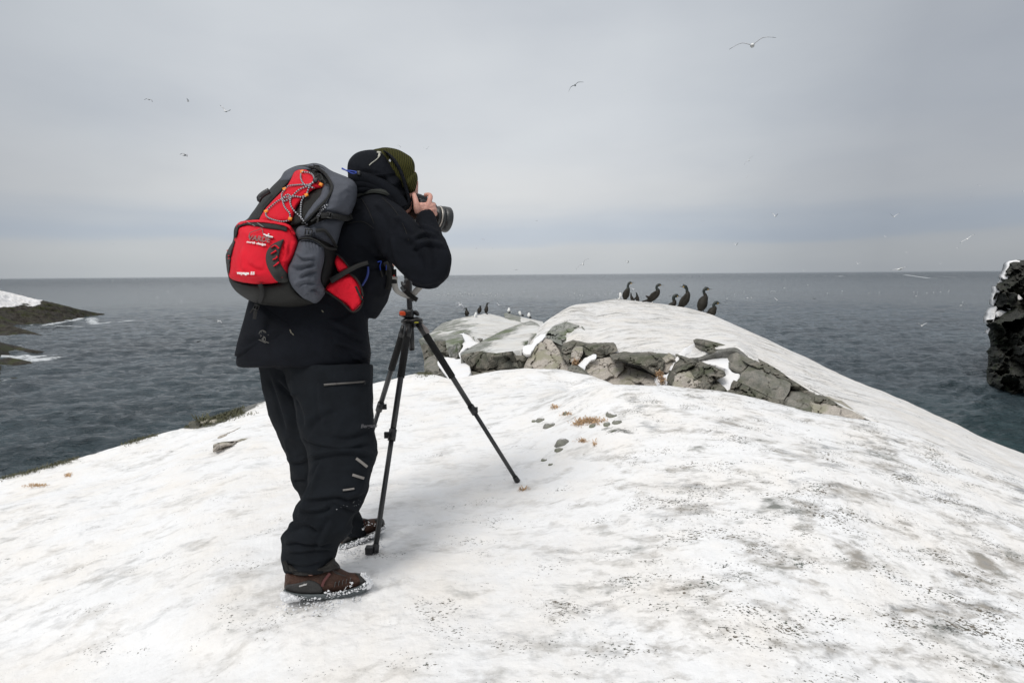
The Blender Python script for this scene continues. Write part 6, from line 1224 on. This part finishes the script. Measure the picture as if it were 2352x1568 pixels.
# ================================================================== BIRDS
B1 = conv(1840, 830, .07228); B2 = conv(1980, 840, .08503); B3 = conv(1370, 880, .10629)
M_SHAG = simple('shag_brown_black', (.020, .017, .012), .6, .5, 60, var=.35, vscale=18, spec=.3); M_SHN = simple('shag_green_neck', (.010, .017, .014), .4, .3, 60, var=.3)
M_BILL = simple('dark_bill', (.035, .033, .028), .5); M_GAPE = simple('yellow_gape', (.50, .33, .10), .5)
M_WHITE = simple('white_feather', (.82, .82, .80), .7, var=.04); M_GREYF = simple('grey_feather', (.46, .47, .49), .7, var=.1); M_TIP = simple('black_feather', (.03, .03, .03), .6)
def bird(nm, cv, k, d, spine, neck, label, cat, grp, beak=None, gape=None, tail=None, legs=(), crest=None, bm=M_SHAG, nmt=M_SHN, wing=None, legmat=M_BILL, ring=None, wingpts=None):
    q = [(*cv((u, v))[0], d) for u, v, r in spine]; s = k*.765625*d/F
    base = P(q[-1][0], q[-1][1], d); root = empty(nm, base, label, cat, grp)
    r = np.array([r for *_, r in spine])*s
    v, f = psweep(q, r, r*.88, 14, 5); o = mk('body', v, f, bm, root); displace(o, lambda V, Nn: .006*fbm(V, 22, 3))
    if neck: v, f = psweep(q[:neck], r[:neck]*1.05, r[:neck]*.93, 12, 5); mk('neck_plumage', v, f, nmt, root)
    P_ = lambda u, v, dd=0: (*cv((u, v))[0], d+dd)
    if beak:
        (a, b_), (c, e) = beak; v, f = psweep([P_(a, b_), P_((a+c)/2, (b_+e)/2), P_(c, e), P_(c+(c-a)*.02, e+6)], [13*s, 8*s, 5*s, 2*s], None, 8, 3); mk('bill', v, f, M_BILL, root)
    if gape: v, f = psweep([P_(gape[0]-16, gape[1]), P_(gape[0], gape[1], -36*s), P_(gape[0]+20, gape[1]-4, -22*s)], [14*s, 24*s, 12*s], None, 8, 3); mk('gape_patch', v, f, M_GAPE, root)
    if tail: v, f = psweep([P_(*t) for t in tail], [40*s, 34*s, 22*s][:len(tail)], [16*s, 9*s, 6*s][:len(tail)], 8, 4); mk('tail', v, f, bm, root)
    if crest: v, f = psweep([P_(*t) for t in crest], [30*s, 18*s, 4*s][:len(crest)], None, 8, 3); mk('crest', v, f, nmt, root)
    if wingpts: v, f = psweep([P_(u, v_, -.075) for u, v_, _ in wingpts], [r_*s for *_, r_ in wingpts], [r_*s*.35 for *_, r_ in wingpts], 10, 4); mk('wing', v, f, wing or bm, root)
    for (a, b_), (c, e) in legs:
        v, f = psweep([P_(a, b_), P_(c, e)], [14*s, 11*s], None, 7, 2); l = mk('leg', v, f, legmat, root)
        v, f = psweep([P_(c-6, e+2), P_(c+30, e+8, -.03)], [14*s, 26*s], [6*s, 5*s], 7, 2); mk('foot', v, f, legmat, l)
    if ring: v, f = psweep([P_(ring[0], ring[1]-22, -.01), P_(ring[0], ring[1]+22, -.01)], [22*s, 22*s], None, 9, 2); mk('leg_ring', v, f, M_WHITE, root)
    return root
k1, k2, k3 = .07228, .08503, .10629; G_ = 'shags standing on the rocks'
bird('shag', B1, k1, 16.2, [(745, 262, 26), (705, 245, 50), (655, 272, 50), (615, 345, 45), (605, 430, 50), (612, 505, 78), (575, 600, 120), (530, 720, 152), (500, 820, 135), (488, 900, 85), (480, 960, 48), (478, 995, 18)], 6, 'upright dark shag, leftmost of the big ones on the slab, bill raised to the right', 'bird', G_, ((750, 262), (870, 230)), (740, 285), None, [((500, 960), (520, 1010)), ((450, 960), (455, 1000))], wingpts=[(560, 560, 40), (520, 680, 90), (500, 800, 85), (470, 930, 20)])
bird('shag', B1, k1, 16.0, [(1975, 352, 26), (1925, 338, 62), (1855, 348, 56), (1802, 410, 50), (1800, 490, 50), (1850, 560, 78), (1832, 640, 112), (1765, 740, 140), (1665, 830, 150), (1560, 915, 130), (1465, 965, 88), (1390, 985, 45), (1350, 995, 25)], 6, 'hunched shag leaning right with a white leg ring and long tail on the snow', 'bird', G_, ((1980, 355), (2100, 365)), (1935, 360), [(1420, 975), (1300, 1005), (1190, 1040)], [((1550, 990), (1555, 1040)), ((1600, 980), (1625, 1100))], ring=(1618, 1055), wingpts=[(1780, 610, 40), (1640, 740, 85), (1500, 860, 70), (1340, 790, 14)])
bird('shag', B2, k2, 15.9, [(645, 565, 26), (600, 552, 62), (530, 558, 62), (482, 612, 54), (480, 690, 52), (512, 760, 68), (480, 840, 92), (400, 910, 115), (320, 960, 100), (230, 1000, 60)], 5, 'low sitting shag facing right, half hidden by the slab edge', 'bird', G_, ((655, 570), (760, 588)), (610, 575))
bird('shag', B2, k2, 15.7, [(800, 236, 26), (842, 222, 60), (900, 240, 60), (945, 320, 48), (952, 400, 52), (975, 470, 82), (955, 560, 115), (900, 680, 145), (822, 790, 150), (740, 880, 110), (680, 925, 66), (600, 952, 34), (545, 968, 18)], 5, 'crested shag looking left, the only one facing that way on the slab', 'bird', G_, ((790, 235), (685, 225)), (832, 240), [(680, 920), (610, 955), (545, 968)], [((815, 900), (818, 958))], crest=[(850, 200), (832, 160), (822, 132)], wingpts=[(930, 520, 40), (830, 660, 90), (740, 800, 80), (660, 900, 20)])
bird('shag', B2, k2, 15.3, [(1725, 322, 26), (1670, 308, 60), (1602, 312, 58), (1546, 380, 48), (1562, 470, 46), (1600, 540, 64), (1585, 620, 115), (1525, 740, 168), (1490, 860, 182), (1450, 970, 150), (1420, 1050, 92), (1410, 1110, 55)], 5, 'tall crested shag seen from behind with pale flecks on its back', 'bird', G_, ((1730, 320), (1830, 325)), (1690, 335), None, [((1535, 1050), (1535, 1145))], crest=[(1640, 270), (1612, 250), (1588, 236)])
bird('shag', B2, k2, 15.1, [(2085, 818, 26), (2030, 802, 58), (1960, 802, 60), (1902, 862, 50), (1900, 930, 54), (1920, 990, 88), (1865, 1070, 135), (1820, 1150, 150), (1800, 1230, 120), (1800, 1260, 80)], 5, 'sitting shag at the right end of the row, below its neighbour on the slope', 'bird', G_, ((2095, 820), (2205, 832)), (2040, 825), [(1780, 1120), (1700, 1140), (1630, 1150)])
bird('shag', B1, k1, 19, [(722, 668, 24), (735, 715, 24), (736, 780, 34), (760, 860, 62), (790, 940, 68), (812, 1010, 50)], 3, 'small far shag behind the slab top, left one of the distant pair', 'bird', G_, ((712, 665), (690, 660)), None)
bird('shag', B1, k1, 19, [(950, 662, 26), (970, 715, 30), (985, 790, 48), (1000, 880, 68), (1010, 960, 74), (1012, 1020, 60)], 3, 'small far shag behind the slab top, right one of the distant pair', 'bird', G_, ((940, 662), (915, 660)), None, [(960, 860), (900, 910), (850, 970)])
bird('shag', B3, k3, 20.5, [(240, 425, 18), (262, 425, 28), (280, 465, 24), (278, 500, 45), (290, 555, 70), (290, 605, 52), (292, 635, 20)], 3, 'short-necked shag leftmost on the left outcrop', 'bird', G_, ((232, 427), (205, 432)), None, None, [((260, 620), (258, 655)), ((310, 620), (318, 655))])
bird('shag', B3, k3, 20.5, [(665, 345, 26), (668, 390, 26), (655, 440, 55), (638, 490, 64), (625, 540, 36), (618, 570, 14)], 2, 'shag in the middle of the left outcrop with its head drawn in', 'bird', G_, None, None)
bird('shag', B3, k3, 20.5, [(892, 268, 18), (862, 288, 22), (850, 340, 22), (845, 400, 46), (836, 465, 62), (830, 520, 42), (832, 560, 14)], 3, 'tall long-necked shag, rightmost of three on the left outcrop', 'bird', G_, ((895, 270), (925, 276)), None, None, [((830, 540), (850, 578))])
GG = 'gulls standing on the rocks'
for sp, lb, d_ in [([(540, 532, 24), (542, 580, 36), (537, 640, 52), (522, 690, 30)], 'white gull among the shags on the left outcrop', 19.5), ([(1478, 408, 24), (1476, 450, 36), (1470, 482, 46), (1440, 512, 22)], 'white gull at the left end of the low far rock', 21),
                   ([(1775, 500, 24), (1780, 540, 40), (1795, 580, 38), (1818, 602, 14)], 'white gull in the middle of the low far rock', 20.8), ([(2040, 545, 24), (2040, 590, 40), (2036, 632, 42), (2034, 660, 20)], 'white gull at the right end of the low far rock', 20.5), ([(1540, 510, 16), (1543, 525, 14)], 'tiny white gull behind the low far rock', 24)]:
    u, v_, _ = sp[-1]; bird('gull', B3, k3, d_, sp, 0, lb, 'bird', GG, bm=M_WHITE, legs=[((u+20, v_-8), (u+22, v_+22)), ((u+45, v_-12), (u+47, v_+20))] if d_ < 23 else (), legmat=M_TIP, wing=M_GREYF, wingpts=[(sp[1][0]+8, sp[1][1], 14), (sp[-1][0]+14, sp[-1][1]-14, 22), (sp[-1][0]-8, sp[-1][1], 8)] if d_ < 19.9 else None)
bird('gull', B1, k1, 16.8, [(296, 660, 38), (290, 720, 56), (300, 790, 58), (290, 860, 50), (240, 900, 22), (195, 925, 12)], 0, 'white gull with grey wings standing just left of the leftmost big shag', 'bird', GG, bm=M_WHITE, wing=M_GREYF, wingpts=[(310, 800, 40), (340, 880, 50), (400, 960, 16)], legmat=M_TIP)

# ---- gulls on the wing
def wing_mesh(side, h1, h2, x1=.035, x2=-.09, y1=.24, y2=.50, s0=0., s1=.82):
    c = crom(np.array([(0, .035*side, .015), (x1, y1*side, h1), (x2, y2*side, h2)]), np.linspace(s0*2, s1*2, 8)); n = len(c)
    tt_ = np.linspace(s0, s1, n); ch = np.interp(tt_, [0, .5, .85, 1], [.15, .13, .075, .015]); th = np.interp(tt_, [0, 1], [.016, .004]); V = []
    for p, a, b_ in zip(c, ch, th): V += [p+(a*.45, 0, 0), p+(a*.1, 0, b_), p+(-a*.55, 0, 0), p+(a*.1, 0, -b_*.6)]
    Fc = [(i*4+j, i*4+(j+1) % 4, (i+1)*4+(j+1) % 4, (i+1)*4+j) for i in range(n-1) for j in range(4)]+[(0, 3, 2, 1), (n*4-4, n*4-3, n*4-2, n*4-1)]
    return np.array(V), Fc
bodyV, bodyF = sweep([(.20, 0, -.005), (.165, 0, .01), (.12, 0, .005), (.04, 0, -.008), (-.06, 0, 0), (-.15, 0, .008), (-.23, 0, .01)], [.006, .026, .030, .052, .045, .026, .012], [.006, .026, .030, .050, .042, .016, .004], 10, 2, up=(0, 0, 1))
POSES = {'m': (.10, .03), 'v': (.12, .30), 'd': (.05, -.14), 'f': (.04, .05), 'u': (.20, .42), 'h': (.12, -.02)}
PM = {}
for pn, (h1, h2) in POSES.items():
    ms = []
    for sd_ in (1, -1):
        for nm, m_, a0, a1 in (('wing', M_GREYF if pn in 'mdh' else simple('under_wing', (.78, .78, .78), .7, var=.08), 0, .84), ('wing_tip', M_TIP, .835, 1.0)):
            v, f = wing_mesh(sd_, h1, h2, s0=a0, s1=a1); me = bpy.data.meshes.new(nm); me.from_pydata([tuple(x) for x in v], [], f); me.polygons.foreach_set('use_smooth', [True]*len(f)); me.materials.append(m_); ms.append((nm, me))
    PM[pn] = ms
bme = bpy.data.meshes.new('body'); bme.from_pydata([tuple(x) for x in bodyV], [], bodyF); bme.polygons.foreach_set('use_smooth', [True]*len(bodyF)); bme.materials.append(M_WHITE)
bil, blf = sweep([(.195, 0, -.005), (.235, 0, -.014)], [.008, .002], None, 6, 1, up=(0, 0, 1)); bim = bpy.data.meshes.new('bill'); bim.from_pydata([tuple(x) for x in bil], [], blf); bim.materials.append(M_GAPE)
dme = bpy.data.meshes.new('body'); dme.from_pydata([tuple(x) for x in bodyV], [], bodyF); dme.materials.append(M_TIP)
def gull(px, py, span, pose, yaw, roll=0, pitch=0, label=None, grp='gulls in flight', dark=False, real=1.0, nm='gull'):
    d = real*F/span; p = P(px, py, d)
    if label is None:
        hz = 'low over the horizon' if py > 585 else ('in the blue-grey cloud band' if py > 490 else 'high above the pale cloud band')
        wh = 'left of the rucksack' if px < 520 else ('over the person head' if px < 1000 else ('between the person and the left outcrop birds' if px < 1180 else ('above the gap between outcrop and slab' if px < 1400 else ('above the row of shags' if px < 1660 else ('right of the shags' if px < 2000 else 'near the dark cliff')))))
        label = 'tiny white gull '+hz+', '+wh
    g_ = empty(nm, p, label, 'bird', grp); g_.rotation_euler = Euler((R(roll), R(pitch if pitch else -14), R(yaw))); g_.rotation_mode = 'XYZ'
    parts = [('body', dme if dark else bme), ('bill', bim)] + PM[pose]
    if span < 9: parts = [parts[0]]+[q for q in parts[2:] if q[0] == 'wing']
    for n_, me in parts:
        o = bpy.data.objects.new(n_, me); COL.objects.link(o); o.parent = g_
        if dark: 
            o.data = me.copy(); o.data.materials.clear(); o.data.materials.append(M_TIP)
    return g_
gull(1728, 104, 99, 'm', 68, -6, -19, 'largest flying gull, wings spread in a flat M, high right in the sky')
gull(1321, 196, 40, 'd', 80, -28, -5, 'white gull banking with one wing down, high over the middle')
gull(342, 229, 23, 'd', 75, 16, 0, 'gull with drooping wings, upper left sky, leftmost'); gull(432, 233, 16, 'v', 30, 0, 0, 'small dark-looking gull between two others in the upper left sky', )
gull(519, 256, 30, 'v', 70, 24, 0, 'gull with one wing raised, right of the other upper left gulls'); gull(424, 357, 30, 'h', 55, 16, 0, 'gull left of the rucksack, lowest of the left sky gulls')
gull(1720, 369, 26, 'm', 75, -45, 0, 'small gull tilted on edge below the largest flying gull'); gull(1715, 407, 12, 'f', 60, -45, 0, 'tiny gull right under the tilted one'); gull(1781, 497, 18, 'u', 20, 10, 0, 'small gull flapping in the bright band right of the middle')
gull(2053, 498, 20, 'u', 80, 0, 0, 'bright white gull flapping, above the sea on the right'); gull(2222, 549, 32, 'f', 60, -38, 0, 'pale slanted gull left of the dark cliff'); gull(1339, 607, 40, 'm', 78, -42, 0, 'gull with slanted long wings just above the horizon, middle')
gull(1185, 620, 12, 'h', 50); gull(1442, 603, 15, 'v', 10); gull(2067, 618, 42, 'f', 15, -10, 0, 'larger blurred gull skimming the horizon on the right'); gull(917, 335, 12, 'd', 60, 30); gull(980, 342, 14, 'v', 80, -10); gull(1691, 563, 15, 'u', 30)
for a in [(1615, 507, 9), (1233, 507, 9), (1109, 549, 10), (1094, 571, 6), (1131, 571, 6), (1143, 591, 6), (2249, 427, 9), (2234, 452, 9), (2034, 544, 8), (2209, 560, 10), (1970, 606, 13), (2083, 580, 6), (2160, 606, 7), (1366, 585, 6), (1240, 594, 6), (1402, 594, 6), (1570, 587, 6), (2200, 570, 7), (1060, 605, 6), (1510, 610, 6), (1846, 622, 8), (2350, 440, 7), (412, 513, 5), (260, 560, 5), (640, 470, 0), (1785, 640, 0)]:
    if a[2]: gull(a[0], a[1], a[2], random.choice('mvdfu'), random.uniform(20, 100), random.uniform(-30, 30), 0)
gull(503, 738, 24, 'd', 60, 12, 0, 'white gull flying low over the left water beside the jacket'); gull(1057, 700, 30, 'd', 60, 34, 0, 'white gull flying just left of the left outcrop'); gull(1145, 700, 12, 'v', 60, 30, 0, 'tiny white gull right of the tall far shag')
gull(1454, 664, 24, 'd', 85, 20, 0, 'white gull landing between the leftmost big shag and the far pair'); gull(1785, 689, 14, 'u', 40, 0, 0, 'small white gull low over the sea right of the shags'); gull(2117, 748, 20, 'u', 70, 0, 0, 'brown-winged gull low over the right water'); gull(1335, 688, 10, 'f', 60, -30, 0, 'faint gull over the sea near the left rocks')
gull(595, 1028, 0.1, 'f', 0) if 0 else None
gull(596*.979, 784, 16, 'f', 5, 0, 0, 'black seabird flying low over the left water', 'dark birds over the sea', True, .6, 'seabird') if 0 else gull(455, 785, 15, 'f', 10, 0, 0, 'black seabird flying low over the left water', 'dark birds over the sea', True, .6, 'seabird')
gull(1871, 686, 9, 'f', 20, 0, 0, 'black seabird flying low over the right sea', 'dark birds over the sea', True, .6, 'seabird'); gull(1539, 680, 7, 'f', 20, 0, 0, 'small dark seabird behind the shags on the slab', 'dark birds over the sea', True, .6, 'seabird')
# ---- gulls resting on the sea
fv, ff = sweep([(.26, 0, .12), (.22, 0, .17), (.16, 0, .13), (.08, 0, .06), (-.06, 0, .05), (-.18, 0, .08), (-.27, 0, .12)], [.01, .045, .045, .09, .10, .06, .01], [.01, .045, .045, .07, .075, .04, .01], 8, 2, up=(0, 0, 1))
fme = bpy.data.meshes.new('floating_gull'); fme.from_pydata([tuple(x) for x in fv], [], ff); fme.polygons.foreach_set('use_smooth', [True]*len(ff)); fme.materials.append(M_WHITE)
lr = random.Random(4); fl = []
for i in range(26): fl.append((1004+i*6+lr.gauss(0, 5), 677+lr.gauss(0, 2.2)))
for i in range(12): fl.append((1090+i*14+lr.gauss(0, 8), 676+lr.gauss(0, 4)))
for i in range(26): fl.append((1290+i*7.2+lr.gauss(0, 5), 677.5-i*.1+lr.gauss(0, 2.5)))
for u, v_ in ((1130, 235), (1210, 210), (1070, 270), (1065, 272), (1236, 265), (1240, 268), (1270, 262), (1435, 212), (1445, 205), (1460, 210), (1475, 212), (1545, 180), (1552, 178), (1910, 228), (1555, 115), (1165, 118), (1745, 155)): fl.append(C6((u, v_))[0])
for u, v_ in ((1460, 855), (1490, 857), (1565, 860), (1620, 858), (1675, 855), (1470, 890), (1480, 888), (1740, 850), (1745, 842), (1095, 863), (1180, 858), (880, 848), (760, 865), (110, 902), (145, 902), (1855, 940), (1840, 965)): fl.append(((2200+u*.37075)*.765625, (560+v_*.37075)*.765625))
for u, v_ in ((1665, 255), (1850, 350), (1998, 455), (1735, 408), (2030, 265)): fl.append(CL((u, v_))[0])
for i, (x, y) in enumerate(fl):
    w_ = seapt(x, y); o = bpy.data.objects.new('floating_gull', fme); COL.objects.link(o); o.location = (w_[0], w_[1], .1); o.rotation_euler = (0, 0, lr.uniform(-1, 1)); sc_ = max(.9, abs(w_[1])/260)*1.0; sc_ = min(sc_, 1.6); o.scale = (sc_,)*3
    tag(o, 'tiny white gull floating on the grey sea', 'bird', 'gulls floating on the sea')
